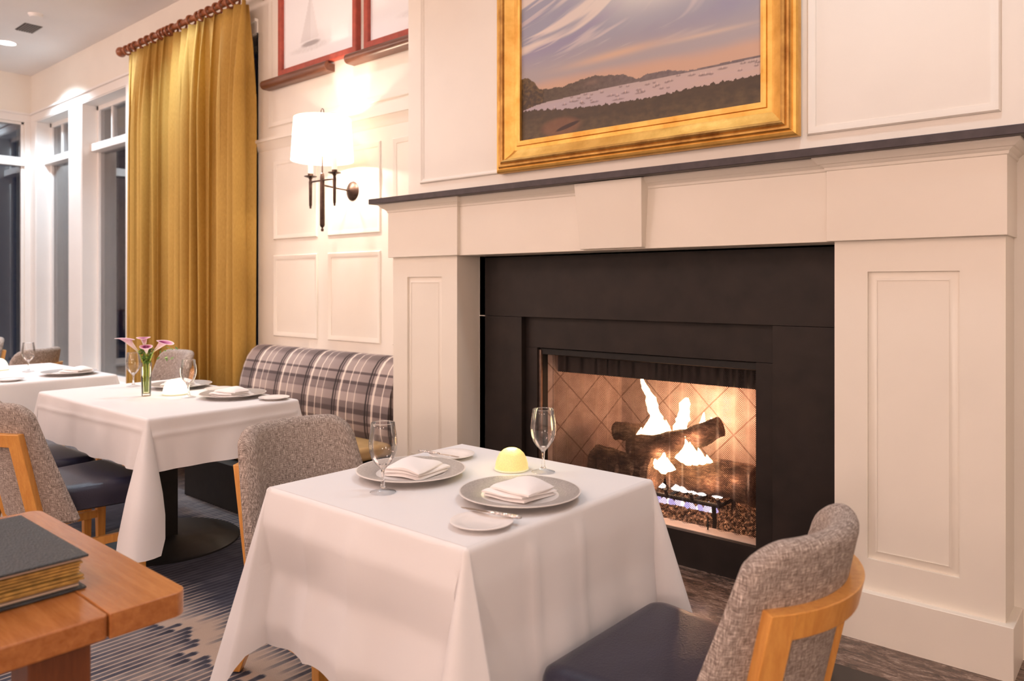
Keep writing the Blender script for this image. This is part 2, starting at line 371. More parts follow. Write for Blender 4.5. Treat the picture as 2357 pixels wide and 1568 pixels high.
# panel moulding: a frame with a sloping inner face and a field
def panel(x0, x1, z0, z1, yb, m, parent, w=0.03, depth=0.012, raised=False, name='panel'):
    mb = MB()
    if raised:   # sunk edge rising to a raised field
        prof = [(0.0, 0.0005), (-0.001, -depth * 0.9), (-w, -0.001), (-w, -0.001)]
        prof = [(0.004, 0.002), (0.0, 0.004), (-0.0005, 0.0005), (-0.004, 0.0005), (-w, depth * 0.75), (-w - 0.001, depth * 0.75)]
        mb.frame(x0, x1, z0, z1, prof, yb)
        d = depth * 0.75
        mb.add([(x0 + w, yb - d, z0 + w), (x1 - w, yb - d, z0 + w), (x1 - w, yb - d, z1 - w), (x0 + w, yb - d, z1 - w)], [(0, 1, 2, 3)])
    else:        # applied bolection moulding
        mb.frame(x0, x1, z0, z1, [(0.0, 0.0), (0.0, 0.006), (-0.006, depth), (-0.013, depth * 0.9), (-w * 0.8, 0.004), (-w, 0.003), (-w, 0.0)], yb)
    return mb.build(name, m, parent, angle=20)

# alcove wall with the sconce
YA = 3.32
wa = struct(MB().box(-5.53, -3.3, YA, YA + .3, 0, ZC).build('wall_alcove', M['wall']))
for (x0, x1, z0, z1) in [(-5.30, -4.725, 1.68, 2.295), (-4.595, -4.01, 1.68, 2.295), (-3.885, -3.4, 1.68, 2.295),
                         (-5.30, -4.725, 0.93, 1.558), (-4.595, -4.01, 0.93, 1.558), (-3.885, -3.4, 0.93, 1.558)]:
    panel(x0, x1, z0, z1, YA, M['wall'], wa, 0.035, 0.012)
panel(-5.37, -3.4, 2.56, 3.8, YA, M['wall'], wa, 0.04, 0.012)
def cornice(prof, x0, x1, y, m, name, parent=None, ret=True):
    """profile [(projection, z)] run along X at plane y, returned to the wall at both ends"""
    P = []
    for d, z in prof:
        P.append([(x0 - (d if ret else 0), y + .12, z), (x0 - (d if ret else 0), y - d, z), (x1 + (d if ret else 0), y - d, z), (x1 + (d if ret else 0), y + .12, z)])
    return MB().grid(P, flip=True).build(name, m, parent, angle=25)
struct(cornice([(0, 2.385), (.008, 2.40), (.012, 2.425), (.026, 2.452), (.034, 2.456), (.034, 2.478), (0, 2.482)], -5.53, -3.45, YA, M['wall'], 'trim_1'))

# chimney breast
YF = 3.21
wc = struct(MB().box(-3.613, -2.96, YF, 3.62, 0, ZC).box(-1.015, XE, YF, 3.62, 0, ZC).box(-2.96, -1.015, YF, 3.62, 1.48, ZC).build('wall_chimney', M['wall']))
panel(-3.50, -1.99 + .22, 1.949, 3.75, YF, M['wall'], wc, 0.03, 0.012)
panel(-1.138, -0.454, 1.944, 3.75, YF, M['wall'], wc, 0.034, 0.012)
panel(-0.20, 1.2, 1.944, 3.75, YF, M['wall'], wc, 0.034, 0.012)

# window wall
YO = 3.50   # plane of the glass
ops = [(-10.56, -9.49), (-9.13, -7.98), (-7.62, -5.53)]
mb = MB(); ZS, ZH = 0.28, 3.345
xs = [XW - .15] + [q for o in ops for q in o] + [-5.53]
for i in range(0, len(xs), 2): mb.box(xs[i], xs[i + 1], YA, YA + .3, 0, ZC)
for a, b in ops: mb.box(a, b, YA, YA + .3, 0, ZS); mb.box(a, b, YA, YA + .3, ZH, ZC)
ww = struct(mb.build('wall_window', M['wall']))
# white casings: head band, sill and posts
mb = MB().box(XW, -5.53, YA - .012, YA, ZH, 3.435).box(XW, -5.53, YA - .03, YA, 3.435, 3.46)
for i in range(0, len(xs), 2): mb.box(max(xs[i], XW), xs[i + 1], YA - .012, YA, 0.0, ZH)
for a, b in ops: mb.box(a, b, YA - .03, YA, ZS - .04, ZS)
struct(mb.build('trim_2', M['white'], bevel=0.003))
def window(n, a, b, mull=()):
    g = sgroup('window_%d' % n, ((a + b) / 2, YO, ZS))
    mb = MB()
    for q in (a, b):   # jamb linings
        s = 0.012 if q == a else -0.012
        mb.box(min(q, q + s), max(q, q + s), YA - .005, YO + .05, ZS, ZH)
    mb.box(a, b, YA - .005, YO + .05, ZH - .012, ZH).box(a, b, YA, YO + .05, ZS, ZS + .015)
    for x0, x1 in [(a, a + .055), (b - .055, b)]: mb.box(x0, x1, YO - .03, YO + .03, ZS, ZH)
    mb.box(a, b, YO - .03, YO + .03, ZS, ZS + .07).box(a, b, YO - .03, YO + .03, ZH - .06, ZH)
    for q in mull: mb.box(q - .04, q + .04, YO - .05, YO + .05, ZS, ZH)
    mb.build('window_frame', M['white'], g, bevel=0.003)
    MB().box(a + .012, b - .012, YO - .10, YO + .03, 2.815, 2.90).build('transom_bar', M['white'], g, bevel=0.006)
    for k in (1, 2):
        x = a + (b - a) * k / 3
        MB().box(x - .012, x + .012, YO - .02, YO + .02, 2.90, ZH - .05).build('muntin', M['white'], g)
    MB().box(a + .04, b - .04, YO - .004, YO + .004, ZS + .05, ZH - .04).build('pane', M['pane'], g)
window(2, *ops[0]); window(3, *ops[1]); window(4, *ops[2], mull=(-6.6,))
# west wall with a window whose glass reaches close to the corner
y0, y1 = 1.2, 3.245
mb = MB().box(XW - .3, XW, YS, y0, 0, ZC).box(XW - .3, XW, y1, YA + .3, 0, ZC).box(XW - .3, XW, y0, y1, 0, ZS).box(XW - .3, XW, y0, y1, ZH, ZC)
struct(mb.build('wall_west', M['wall']))
mb = MB().box(XW, XW + .012, YS, YA, ZH, 3.435).box(XW, XW + .03, YS, YA - .03, 3.435, 3.46).box(XW, XW + .012, y1, YA - .012, 0, ZH).box(XW, XW + .012, y0 - .3, y0, 0, ZH).box(XW, XW + .03, y0, y1, ZS - .04, ZS)
struct(mb.build('trim_3', M['white'], bevel=0.003))
g = sgroup('window_1', (XW, 2.2, ZS))
XG = XW - .05
mb = MB().box(XG - .03, XG + .03, y0, y0 + .06, ZS, ZH).box(XG - .03, XG + .03, y1 - .03, y1, ZS, ZH).box(XG - .03, XG + .03, y0, y1, ZS, ZS + .06).box(XG - .03, XG + .03, y0, y1, ZH - .03, ZH)
mb.build('window_frame', M['white'], g, bevel=0.003)
MB().box(XG - .03, XG + .07, y0, y1, 2.80, 2.905).build('transom_bar', M['white'], g, bevel=0.006)
MB().box(XG - .004, XG + .004, y0 + .03, y1 - .02, ZS + .04, ZH - .02).build('pane', M['pane'], g)

# ceiling fittings
def downlight(x, y, label, on=True):
    t = thing('recessed_downlight', label, 'ceiling light', (x, y, ZC), group=None)
    MB().lathe([(.085, -.001), (.105, -.004), (.108, -.001), (.108, .0)], 32, (x, y, ZC)).build('trim_ring', M['white'], t)
    MB().lathe([(.0005, -.0015), (.086, -.0015)], 32, (x, y, ZC)).build('lens', M['lamp'], t)
M['lamp'] = emit('downlight_lens', (1.0, 0.97, 0.95), 9.0)
downlight(-9.467, 2.691, 'glowing round recessed downlight in the white ceiling near the corner windows')
t = thing('air_vent', 'small square grey air vent flush in the white ceiling', 'air vent', (-8.745, 2.68, ZC))
a = MB(); a.frame(-.15, .15, -.075, .075, [(0.02, 0.0), (0.02, 0.006), (0, 0.008), (0, 0)], 0)
a.xf(Matrix.Translation((-8.745, 2.68, ZC)) @ Matrix.Rotation(math.radians(-90), 4, 'X')).build('vent_frame', M['vent'] if 'vent' in M else plain('grey_vent', (0.30, 0.27, 0.25), 0.6), t)
vm = plain('dark_vent_slat', (0.22, 0.19, 0.17), 0.6)
MB().box(-8.895, -8.595, 2.60, 2.76, ZC - .002, ZC - .001).build('vent_backing', plain('vent_shadow', (0.10, 0.085, 0.075), 0.8), t)
for k in range(7):
    y = 2.615 + k * .0217
    MB().box(-8.895, -8.595, y, y + .012, ZC - .007, ZC - .004).build('vent_slat', vm, t)
t = thing('smoke_detector', 'flat white smoke detector on the ceiling beyond the air vent', 'smoke detector', (-8.256, 2.589, ZC))
MB().lathe([(.0, -.028), (.045, -.028), (.055, -.020), (.065, -.004), (.065, 0)], 28, (-8.256, 2.589, ZC)).build('detector_body', M['ceiling'], t)

# ------------------------------------------------------------------ fireplace
fp = thing('fireplace', 'large cream panelled fireplace with black stone surround and burning fire', 'fireplace', (-1.98, 3.1, 0))
YP = 3.027
def pilaster(x0, x1, px0, px1):
    z0, z1, w = .304, 1.373, .033
    mb = MB().box(x0, x1, YP + .013, YF + .02, 0.15, 1.50)
    mb.box(x0, px0, YP, YP + .0131, .15, 1.5).box(px1, x1, YP, YP + .0131, .15, 1.5).box(px0, px1, YP, YP + .0131, .15, z0).box(px0, px1, YP, YP + .0131, z1, 1.5)
    p = mb.build('pilaster', M['mantel'], fp, flat=True)
    MB().box(x0 - .027, x1 + .027, 2.997, YF + .01, 0.0, 0.187).build('plinth', M['mantel'], p, bevel=0.003)
    yb = YP + .013
    mb = MB().frame(px0, px1, z0, z1, [(0, .0005), (-.004, .0005), (-.010, .0012), (-.022, .0045), (-w, .0110), (-w, .0085), (-w - .001, .0085)], yb)
    d = .0085; w += .001
    mb.add([(px0 + w, yb - d, z0 + w), (px1 - w, yb - d, z0 + w), (px1 - w, yb - d, z1 - w), (px0 + w, yb - d, z1 - w)], [(0, 1, 2, 3)])
    mb.build('raised_panel', M['mantel'], p, angle=25)
pilaster(-3.543, -3.003, -3.417, -3.124); pilaster(-0.971, -0.415, -0.852, -0.551)
for x0, x1 in ((-3.556, -2.973), (-0.992, -0.406)):
    b = MB().box(x0, x1, 2.997, YF + .01, 1.490, 1.800).build('frieze_block', M['mantel'], fp, bevel=0.0025)
    P = []
    for d, z in [(0.0, 1.757), (.004, 1.760), (.006, 1.770), (.016, 1.778), (.018, 1.781), (.024, 1.783), (.038, 1.797), (.042, 1.802), (.042, 1.808), (0, 1.808)]:
        P.append([(x0 - d, YF, z), (x0 - d, 2.997 - d, z), (x1 + d, 2.997 - d, z), (x1 + d, YF, z)])
    MB().grid(P, flip=True).build('crown_moulding', M['mantel'], b, angle=25)
# header board with a gentle swell, and its own crown
P = []
for i in range(33):
    x = -2.99 + (2.01) * i / 32
    P.append([(x, 3.018, z) for z in (1.489, 1.60, 1.70, 1.80)] )
mb = MB().box(-3.0, -0.97, 3.018, YF + .01, 1.489, 1.80); hd = mb.build('header_board', M['mantel'], fp, bevel=0.002)
for x0, x1 in ((-2.973, -2.165), (-1.795, -0.992)):
    P = [[(x0, 3.018 - d, z), (x1, 3.018 - d, z)] for d, z in [(0.0, 1.757), (.004, 1.760), (.006, 1.770), (.016, 1.778), (.018, 1.781), (.024, 1.783), (.036, 1.797), (.040, 1.802), (.040, 1.808), (0, 1.808)]]
    MB().grid(P, flip=True).build('crown_moulding', M['mantel'], hd, angle=25)
# keystone: wider at the top, flaring outwards
Y0b, Y0t = 2.985, 2.955
v = [(-2.136, Y0b, 1.4945), (-1.796, Y0b, 1.4945), (-1.780, Y0t, 1.806), (-2.150, Y0t, 1.806), (-2.136, 3.02, 1.4945), (-1.796, 3.02, 1.4945), (-1.780, 3.02, 1.806), (-2.150, 3.02, 1.806)]
MB().add(v, [(0, 1, 2, 3), (4, 7, 6, 5), (0, 4, 5, 1), (2, 6, 7, 3), (0, 3, 7, 4), (1, 5, 6, 2)]).build('keystone', M['mantel'], fp, bevel=0.003)
MB().box(-3.64, -0.30, 2.915, YF + .005, 1.808, 1.840).build('mantel_shelf', M['shelf'], fp, bevel=0.003)
# stone surround
mb = MB().box(-3.003, -2.689, YF - .0, YF + .06, 0, 1.15).box(-1.287, -0.971, YF, YF + .06, 0, 1.15).box(-3.003, -0.971, YF, YF + .06, 1.1512, 1.49)
mb.build('stone_surround', M['stone'], fp, bevel=0.0015)
mb = MB().box(-2.70, -2.612, YF + .04, YF + .07, 0.0, .9835).box(-1.378, -1.28, YF + .04, YF + .07, 0, .9835).box(-2.70, -1.28, YF + .04, YF + .07, .985, 1.16).box(-2.612, -1.378, YF + .04, YF + .07, 0, .168)
mb.build('inner_stone_frame', M['stone'], fp, bevel=0.001)
# firebox
yb = 3.80
mb = MB()
fb = [(-2.62, 3.27), (-2.42, yb), (-1.58, yb), (-1.37, 3.27)]
acc = 0
for (xa, ya), (xb, y_b) in zip(fb[:-1], fb[1:]):
    d = math.hypot(xb - xa, y_b - ya)
    mb.add([(xa, ya, .12), (xb, y_b, .12), (xb, y_b, 1.0), (xa, ya, 1.0)], [(0, 1, 2, 3)], [(acc, 0), (acc + d, 0), (acc + d, .88), (acc, .88)]); acc += d
mb.add([(x, y, .12) for x, y in fb], [(0, 1, 2, 3)], [(0, 0), (.2, .02), (.4, .01), (.6, 0)])
mb.add([(x, y, 1.0) for x, y in fb], [(3, 2, 1, 0)], [(0, 0), (.2, .02), (.4, .01), (.6, 0)])
mb.build('firebox_lining', M['brick'], fp, recalc=False, flat=True)
MB().box(-2.60, -1.39, 3.39, 3.40, .845, 1.0).build('smoke_hood', M['blackmetal'], fp)
mb = MB()
mb.box(-2.612, -2.585, 3.255, 3.285, .17, .975).box(-2.612, -1.378, 3.255, 3.285, .945, .98)
MB().box(-2.612, -2.594, 3.262, 3.278, .17, .972).build('metal_frame', M['ironbright'], fp, bevel=0.002)
MB().box(-2.612, -2.598, 3.285, 3.34, .17, .975).box(-2.612, -1.378, 3.27, 3.34, .948, .98).box(-1.385, -1.375, 3.285, 3.34, .17, .975).build('screen_channel', M['blackmetal'], fp, bevel=0.002)
MB().box(-2.612, -1.378, 3.28, 3.37, .150, .171).build('hearth_sill', plain('steel_firebox_sill', (0.75, 0.60, 0.50), 0.4, 0.3), fp)
MB().tube([(-2.59, 3.372, .94), (-1.39, 3.372, .94)], .006, 8).build('screen_rod', M['ironbright'], fp)
# two screen curtains meeting at the middle
def screen(xa, xb, label):
    P = []; UV = []; n = 150
    for i in range(n + 1):
        x = xa + (xb - xa) * i / n; y = 3.352 + .013 * math.sin((x - xa) * 2 * PI / .082 + .9 * math.sin(x * 17)); P.append([(x, y, .1735), (x, y, .935)])
        UV.append([(i / n * abs(xb - xa) * 1.25, 0), (i / n * abs(xb - xa) * 1.25, .763)])
    t = tag(MB().grid(P, uv=UV).build('fire_screen', M['screen']), label, 'fire screen', 'woven metal curtains across the fire')
screen(-2.592, -1.99, 'sliding woven metal curtain before the brick side of the fire')
screen(-1.985, -1.386, 'sliding woven metal curtain with pull handle before the embers')
MB().lathe([(.0, 0), (.0035, .0), (.0035, .035), (.006, .04), (.006, .05), (.003, .055), (.003, .085), (0, .087)], 10, (-1.648, 3.335, .148)).build('screen_handle', M['blackmetal'], fp)

# fire: logs, grate, embers, flames
def log(p, q, r0, r1, label, seed):
    p, q = Vector(p), Vector(q); n = 14; seg = 18; rnd = random.Random(seed); off = Vector((rnd.random() * 9, rnd.random() * 9, 0))
    ax = (q - p).normalized(); up = Vector((0, 0, 1)); sd = ax.cross(up).normalized(); up = sd.cross(ax)
    loops = []
    for i in range(n + 1):
        t = i / n; c = p.lerp(q, t) + up * .012 * math.sin(t * 5 + seed); r = r0 + (r1 - r0) * t
        lp = []
        for k in range(seg):
            a = 2 * PI * k / seg; w = noise.noise(Vector((math.cos(a) * 1.6, math.sin(a) * 1.6, t * 5)) + off) * .22 + noise.noise(Vector((math.cos(a) * 5, math.sin(a) * 5, t * 16)) + off) * .12
            lp.append(tuple(c + (sd * math.cos(a) + up * math.sin(a)) * r * (1 + w)))
        loops.append(lp)
    t = MB().loft(loops).build('fire_log', M['bark'], angle=60); return tag(t, label, 'log', 'logs burning on the grate')
log((-2.30, 3.55, .515), (-1.98, 3.60, .535), .050, .055, 'short pale charred log lying behind the rising log', 1)
log((-2.115, 3.44, .445), (-1.66, 3.50, .625), .075, .050, 'thick charred log rising at a slant across the top of the fire', 2)
log((-2.36, 3.46, .37), (-1.98, 3.43, .36), .088, .085, 'blackened log low on the grate at the brick side', 3)
log((-1.95, 3.58, .37), (-1.48, 3.50, .36), .085, .095, 'large glowing log low on the grate beneath the slanted log', 4)
log((-2.10, 3.40, .345), (-1.99, 3.66, .36), .062, .06, 'squat log laid end on below the slanted log', 5)
t = thing('fire_grate', 'black iron grate carrying the burning logs', 'fire grate', (-1.9, 3.45, .15))
MB().tube([(-2.40, 3.40, .272), (-1.62, 3.40, .272)], .011, 8).tube([(-2.35, 3.62, .272), (-1.55, 3.62, .272)], .011, 8).build('grate_rail', M['blackmetal'], t)
for k in range(6):
    x = -2.32 + k * .14
    MB().tube([(x, 3.38, .31), (x, 3.40, .272), (x, 3.62, .272), (x, 3.66, .33)], .009, 8).build('grate_bar', M['blackmetal'], t)
for x in (-2.36, -1.65):
    MB().tube([(x, 3.40, .272), (x + .01, 3.39, .20), (x + .01, 3.385, .135)], .011, 8).build('grate_leg', M['blackmetal'], t)
    MB().tube([(x, 3.62, .272), (x, 3.62, .135)], .011, 8).build('grate_leg', M['blackmetal'], t)
mb = MB(); rnd = random.Random(3)
for k in range(2200):
    x = rnd.uniform(-2.55, -1.42); y = rnd.uniform(3.385, 3.70)
    hh = .17 + .10 * sm(3.38, 3.52, y) * (0.75 + .25 * math.sin(x * 9)) - .02
    r = rnd.uniform(.006, .013); c = Vector((x, y, hh + rnd.uniform(-.015, .012)))
    vs = [tuple(c + Vector((rnd.uniform(-.4, .4) * r, rnd.uniform(-.4, .4) * r, rnd.uniform(-.3, .3) * r)) + Vector(d) * r) for d in ((1, 0, 0), (-1, 0, 0), (0, 1, 0), (0, -1, 0), (0, 0, 1), (0, 0, -1))]
    mb.add(vs, [(0, 2, 4), (2, 1, 4), (1, 3, 4), (3, 0, 4), (2, 0, 5), (1, 2, 5), (3, 1, 5), (0, 3, 5)])
P = [[(x, y, .15 + .10 * sm(3.38, 3.52, y) * (0.75 + .25 * math.sin(x * 9)) - .015) for y in [3.375 + .02 * j for j in range(18)]] for x in [-2.58 + .06 * i for i in range(21)]]
mb.grid(P)
e = mb.build('ember_bed', M['ember'], flat=True); e['kind'] = 'stuff'; tag(e, 'bed of glowing lava embers under the grate', 'embers')
fire = thing('fire', 'bright flames licking over the logs in the fireplace', 'fire', (-1.95, 3.5, .4))
def flame(pts, w, m='flame', name='flame', seed=0):
    loops = []; N_ = len(pts) * 3 - 2
    for i in range(N_):
        q = i / 3; j = min(int(q), len(pts) - 2); f = q - j
        p = Vector(pts[j]).lerp(Vector(pts[j + 1]), f); r = w[j] + (w[j + 1] - w[j]) * f
        lp = []
        for k in range(16):
            a = 2 * PI * k / 16; d = 1 + .55 * noise.noise(Vector((math.cos(a) * 1.5, math.sin(a) * 1.5 + seed * 3.1, p.z * 38)))
            lp.append((p.x + r * d * math.cos(a), p.y + r * .6 * d * math.sin(a), p.z))
        loops.append(lp)
    MB().loft(loops).build(name, M[m], fire)
def tongue(x, y, z, h_, r, lean=0.0, seed=0, m='flame', name='flame'):
    flame([(x, y, z - h_ * .12), (x, y, z + h_ * .08), (x + lean * .2, y, z + h_ * .3), (x + lean * .5, y, z + h_ * .6), (x + lean, y, z + h_)], [r * .35, r * .95, r * .9, r * .5, .002], m, name, seed)
flame([(-2.035, 3.52, .50), (-2.035, 3.52, .56), (-2.03, 3.52, .62), (-2.045, 3.52, .68), (-2.065, 3.52, .735), (-2.095, 3.52, .78), (-2.118, 3.52, .828)], [.06, .052, .038, .030, .026, .020, .006], seed=1)
flame([(-1.90, 3.53, .54), (-1.895, 3.53, .60), (-1.88, 3.53, .66), (-1.866, 3.53, .72), (-1.858, 3.53, .75)], [.042, .036, .031, .027, .008], seed=2)
for i, (x, y, z, h_, r, l) in enumerate([(-2.10, 3.53, .49, .17, .040, .05), (-2.14, 3.52, .48, .09, .03, .02), (-1.99, 3.55, .50, .12, .045, .0), (-1.94, 3.55, .51, .10, .04, .02), (-1.79, 3.56, .59, .09, .022, .01), (-1.75, 3.56, .60, .06, .016, .01),
        (-1.835, 3.435, .455, .10, .032, .02), (-1.80, 3.43, .45, .125, .036, -.015), (-1.765, 3.435, .452, .10, .034, -.03), (-1.73, 3.44, .455, .07, .03, -.02), (-1.70, 3.45, .46, .035, .018, -.01),
        (-1.955, 3.41, .40, .06, .028, .02), (-1.925, 3.405, .39, .10, .034, .005), (-1.895, 3.41, .40, .06, .03, -.01), (-1.985, 3.415, .415, .03, .02, .01)]):
    tongue(x, y, z, h_, r, l, i + 3)
rnd = random.Random(8)
for i in range(26):
    tongue(-2.04 + i * .0158, 3.405 + rnd.uniform(-.008, .008), .235, rnd.uniform(.016, .050), .016, rnd.uniform(-.006, .006), i, ('blueflame', 'lilacflame', 'blueflame', 'paleflame', 'lilacflame')[i * 7 % 5], 'gas_flame')
for i, (x, h_) in enumerate([(-2.05, .05), (-1.99, .03), (-1.90, .035), (-1.86, .045), (-1.81, .035), (-1.76, .03), (-2.08, .02), (-1.68, .03)]):
    tongue(x, 3.50, .28, h_, .030, 0, i + 40, 'paleflame', 'gas_flame')

# ------------------------------------------------------------------ gilt painting over the mantel
pt = thing('framed_painting', 'wide gilt framed harbour landscape painting at dusk above the mantel', 'painting', (-1.995, 3.15, 2.6))
PX0, PX1, PZ0, PZ1 = -2.675, -1.318, 2.100, 3.20
fr = MB().frame(PX0, PX1, PZ0, PZ1, [(-.006, .012), (-.006, .030), (.006, .033), (.018, .030), (.020, .022), (.022, .024), (.040, .022), (.060, .030), (.088, .050)], YF - .008)
fo = fr.build('gilt_frame', M['gold'], pt, angle=25)
MB().frame(PX0, PX1, PZ0, PZ1, [(.088, .050), (.092, .062), (.100, .066), (.108, .062), (.112, .056), (.118, .060), (.126, .058), (.130, .050)], YF - .008).build('worn_gilt_band', M['gold2'], fo, angle=25)
MB().frame(PX0, PX1, PZ0, PZ1, [(.130, .050), (.134, .044), (.140, .046), (.150, .042), (.156, .032), (.156, .0), (-.006, .0)], YF - .008).build('gilt_rim', M['gold'], fo, angle=25)
def paint_grid(name, x0, x1, z0, z1, y, nx, nz, fn, parent, rough=0.45):
    us = np.linspace(0, 1, nx); vs = np.linspace(0, 1, nz)
    P = [[(x0 + (x1 - x0) * u, y, z0 + (z1 - z0) * v) for v in vs] for u in us]
    cols = np.ones((nx * nz, 4), dtype=np.float32)
    k = 0
    for u in us:
        for v in vs:
            cols[k, :3] = fn(u, v); k += 1
    t = NT(name + '_paint'); a = t.node('ShaderNodeVertexColor', layer_name='Col'); t.set(Base_Color=a.outputs[0], Roughness=rough)
    o = MB().grid(P).build(name, t.m, parent, recalc=False)
    ca = o.data.color_attributes.new('Col', 'FLOAT_COLOR', 'POINT'); ca.data.foreach_set('color', cols.ravel()); return o
def L3(a, b, t): return tuple(a[i] + (b[i] - a[i]) * t for i in range(3))
def N(x, y, z=0): return noise.fractal(Vector((x, y, z)), 1.0, 2.0, 4)
def N1(x, y, z=0): return noise.noise(Vector((x, y, z)))
def interp(tab, u):
    for (a, x), (b, y) in zip(tab[:-1], tab[1:]):
        if u <= b: return x + (y - x) * (u - a) / (b - a)
    return tab[-1][1]
ridge = [(0, .345), (.04, .345), (.07, .32), (.10, .27), (.14, .262), (.22, .262), (.29, .274), (.35, .280), (.42, .270), (.48, .255), (.54, .222), (.58, .236), (.66, .232), (.72, .215), (.76, .205), (1.0, .212)]
base = [(0, .17), (.08, .19), (.13, .196), (.42, .207), (.72, .203), (1.0, .206)]
bank = [(0, .172), (.07, .168), (.22, .142), (.42, .126), (.60, .122), (.77, .131), (1.0, .133)]
rb = random.Random(21)
boats = [(rb.uniform(.15, .98), rb.uniform(.15, .2), rb.uniform(.006, .012)) for _ in range(26)] + [(.27, .172, .018), (.33, .175, .014), (.39, .19, .01), (.43, .165, .022), (.46, .14, .028), (.49, .165, .02), (.55, .152, .022), (.545, .168, .013), (.58, .185, .012), (.62, .172, .012), (.67, .18, .013), (.75, .188, .016), (.80, .178, .024), (.86, .190, .02), (.93, .196, .012), (.97, .195, .01), (.36, .15, .018), (.30, .158, .012), (.22, .165, .014), (.50, .195, .008), (.70, .198, .01)]
def picture(u, v):
    z = v * 1.10
    rd = .006 * (u > .74) + interp(ridge, u) + .010 * N(u * 26, 3) * (1 if u < .72 else .35); bs = interp(base, u); bk = interp(bank, u) + .012 * max(-.3, N(u * 60, 7))
    x = u * 1.357
    if z > rd:
        t = (z - .25)
        top = S(148, 150, 166); mid = S(164, 156, 158); ora = S(194, 160, 138)
        w = N(x * 1.1 + z * .8, z * 3.0, 1) * .05
        c = L3(ora, mid, sm(-.01, .075, t + w)); c = L3(c, top, sm(.08, .30, t + w))
        zz = z - x * (.10 + .22 * sm(.1, .5, t))
        dk = N(x * .9 + 7, zz * 6, 9) + .5 * N(x * 2.4, zz * 14, 3)
        c = L3(c, S(142, 136, 164), .8 * sm(.05, .55, dk) * sm(.10, .3, t) * (1.15 - u * .6))
        s1 = N(x * .9 + 2, zz * 11 + N1(x * 1.4, z * 2) * .35, 4)
        c = L3(c, S(224, 210, 196), .8 * sm(.10, .45, s1) * sm(.10, .2, t))
        s3 = N(x * 1.6 + 5, zz * 26 + N1(x * 2, z * 3) * .4, 11)
        c = L3(c, S(216, 202, 194), .5 * sm(.15, .5, s3) * sm(.06, .2, t))
        c = L3(c, S(232, 234, 224), .75 * math.exp(-((u - .62) / .22) ** 2 - ((z - .66) / .12) ** 2))
        c = L3(c, S(222, 182, 140), .6 * math.exp(-((u - .45) / .20) ** 2 - ((z - .365 - .05 * (u - .45)) / .020) ** 2))
        c = L3(c, S(220, 194, 164), .5 * math.exp(-((u - .80) / .16) ** 2 - ((z - .36) / .010) ** 2))
    elif z > bs:
        far = sm(.10, .75, u); k = .5 + .5 * N(u * 60, z * 60, 2)
        c = L3(L3(S(66, 52, 42), S(92, 78, 60), k), L3(S(96, 84, 84), S(126, 112, 112), k), far)
        if u < .12: c = L3(S(58, 42, 28), S(104, 82, 46), sm(.3, .9, k + (z - .25) * 2))
        c = L3(c, S(140, 112, 98), .45 * math.exp(-((u - .345) / .03) ** 2 - ((z - .25) / .012) ** 2))
    elif z > bk:
        t = (z - bk) / max(.01, bs - bk); k = .5 + .5 * N(x * 4, z * 50, 5)
        c = L3(L3(S(172, 160, 166), S(192, 166, 152), sm(.2, .9, u)), S(178, 164, 172), .5 * k)
        c = L3(c, S(176, 160, 150), .4 * sm(.5, 1.0, t))
        for bu, bz, bl in boats:
            if abs(u - bu) < bl and abs(z - bz) < .012:
                d = ((u - bu) / bl) ** 2 + ((z - bz) / .005) ** 2
                c = L3(c, S(112, 96, 94), .65 * sm(1.3, .3, d))
                if abs(u - bu) < .0016 and 0 < z - bz < .05: c = L3(c, S(214, 190, 176), .5)
    else:
        k = .5 + .5 * N(x * 22, z * 40, 6); d = sm(0, .12, bk - z)
        c = L3(L3(S(54, 38, 28), S(78, 62, 42), k), L3(S(62, 48, 34), S(98, 80, 52), k), d)
        c = L3(c, S(70, 56, 40), .6 * sm(.10, .0, bk - z) * sm(.9, .3, k))
        e = ((u - .235) / .055) ** 2 + ((z - .052 - (u - .235) * .30) / .011) ** 2
        c = L3(c, S(140, 92, 66), .5 * sm(3.5, 1.0, ((u - .20) / .06) ** 2 + ((z - .055) / .03) ** 2)); c = L3(c, S(56, 34, 28), sm(1.3, .7, e))
    return c
paint_grid('canvas', PX0 - .005, PX1 + .005, PZ0 - .005, PZ1 + .005, YF - .022, 520, 360, picture, pt, 0.5)

# ------------------------------------------------------------------ framed sailing prints and the rail beneath
def sail_print(bu, bv, sc, seed):
    def f(u, v):
        c = S(246, 249, 253)
        du, dv = (u - bu) / sc, (v - bv) / sc
        if 0.02 < dv < .62 and -.20 * (1 - dv / .62) < du < .16 * (1 - dv / .62): c = L3(c, S(196, 194, 196), .40 if du < 0 else .22)
        c = L3(c, S(150, 146, 148), .8 * sm(1.2, .4, (du / .19) ** 2 + ((dv + .02) / .035) ** 2))
        c = L3(c, S(190, 190, 192), .5 * sm(1.3, .3, (du / .42) ** 2 + ((dv + .07) / .05) ** 2) * (.5 + .5 * N1(u * 40, v * 90, seed)))
        return c
    return f
def framed_print(x0, x1, label, bu, seed):
    z0, z1 = 2.925, 3.78
    t = thing('framed_print', label, 'picture', ((x0 + x1) / 2, YA, z0), group=None)
    # moulding with a deep profile: inner sight edge, face, outer side
    MB().frame(x0 + .045, x1 - .045, z0 + .045, z1 - .045, [(0.0, .012), (0.0, .040), (.006, .044), (.040, .044), (.045, .038), (.045, 0.0), (0, 0)], YA).build('cherry_frame', M['redmat'], t, angle=25)
    paint_grid('print', x0 + .04, x1 - .04, z0 + .04, z1 - .04, YA - .016, 90, 90, sail_print(bu, .20, .75, seed), t, 0.4)
framed_print(-5.185, -4.225, 'red framed pale print of a sailing boat above the wall sconce', .40, 1)
framed_print(-4.145, -3.19, 'red framed pale sailing print partly hidden by the chimney breast', .62, 2)
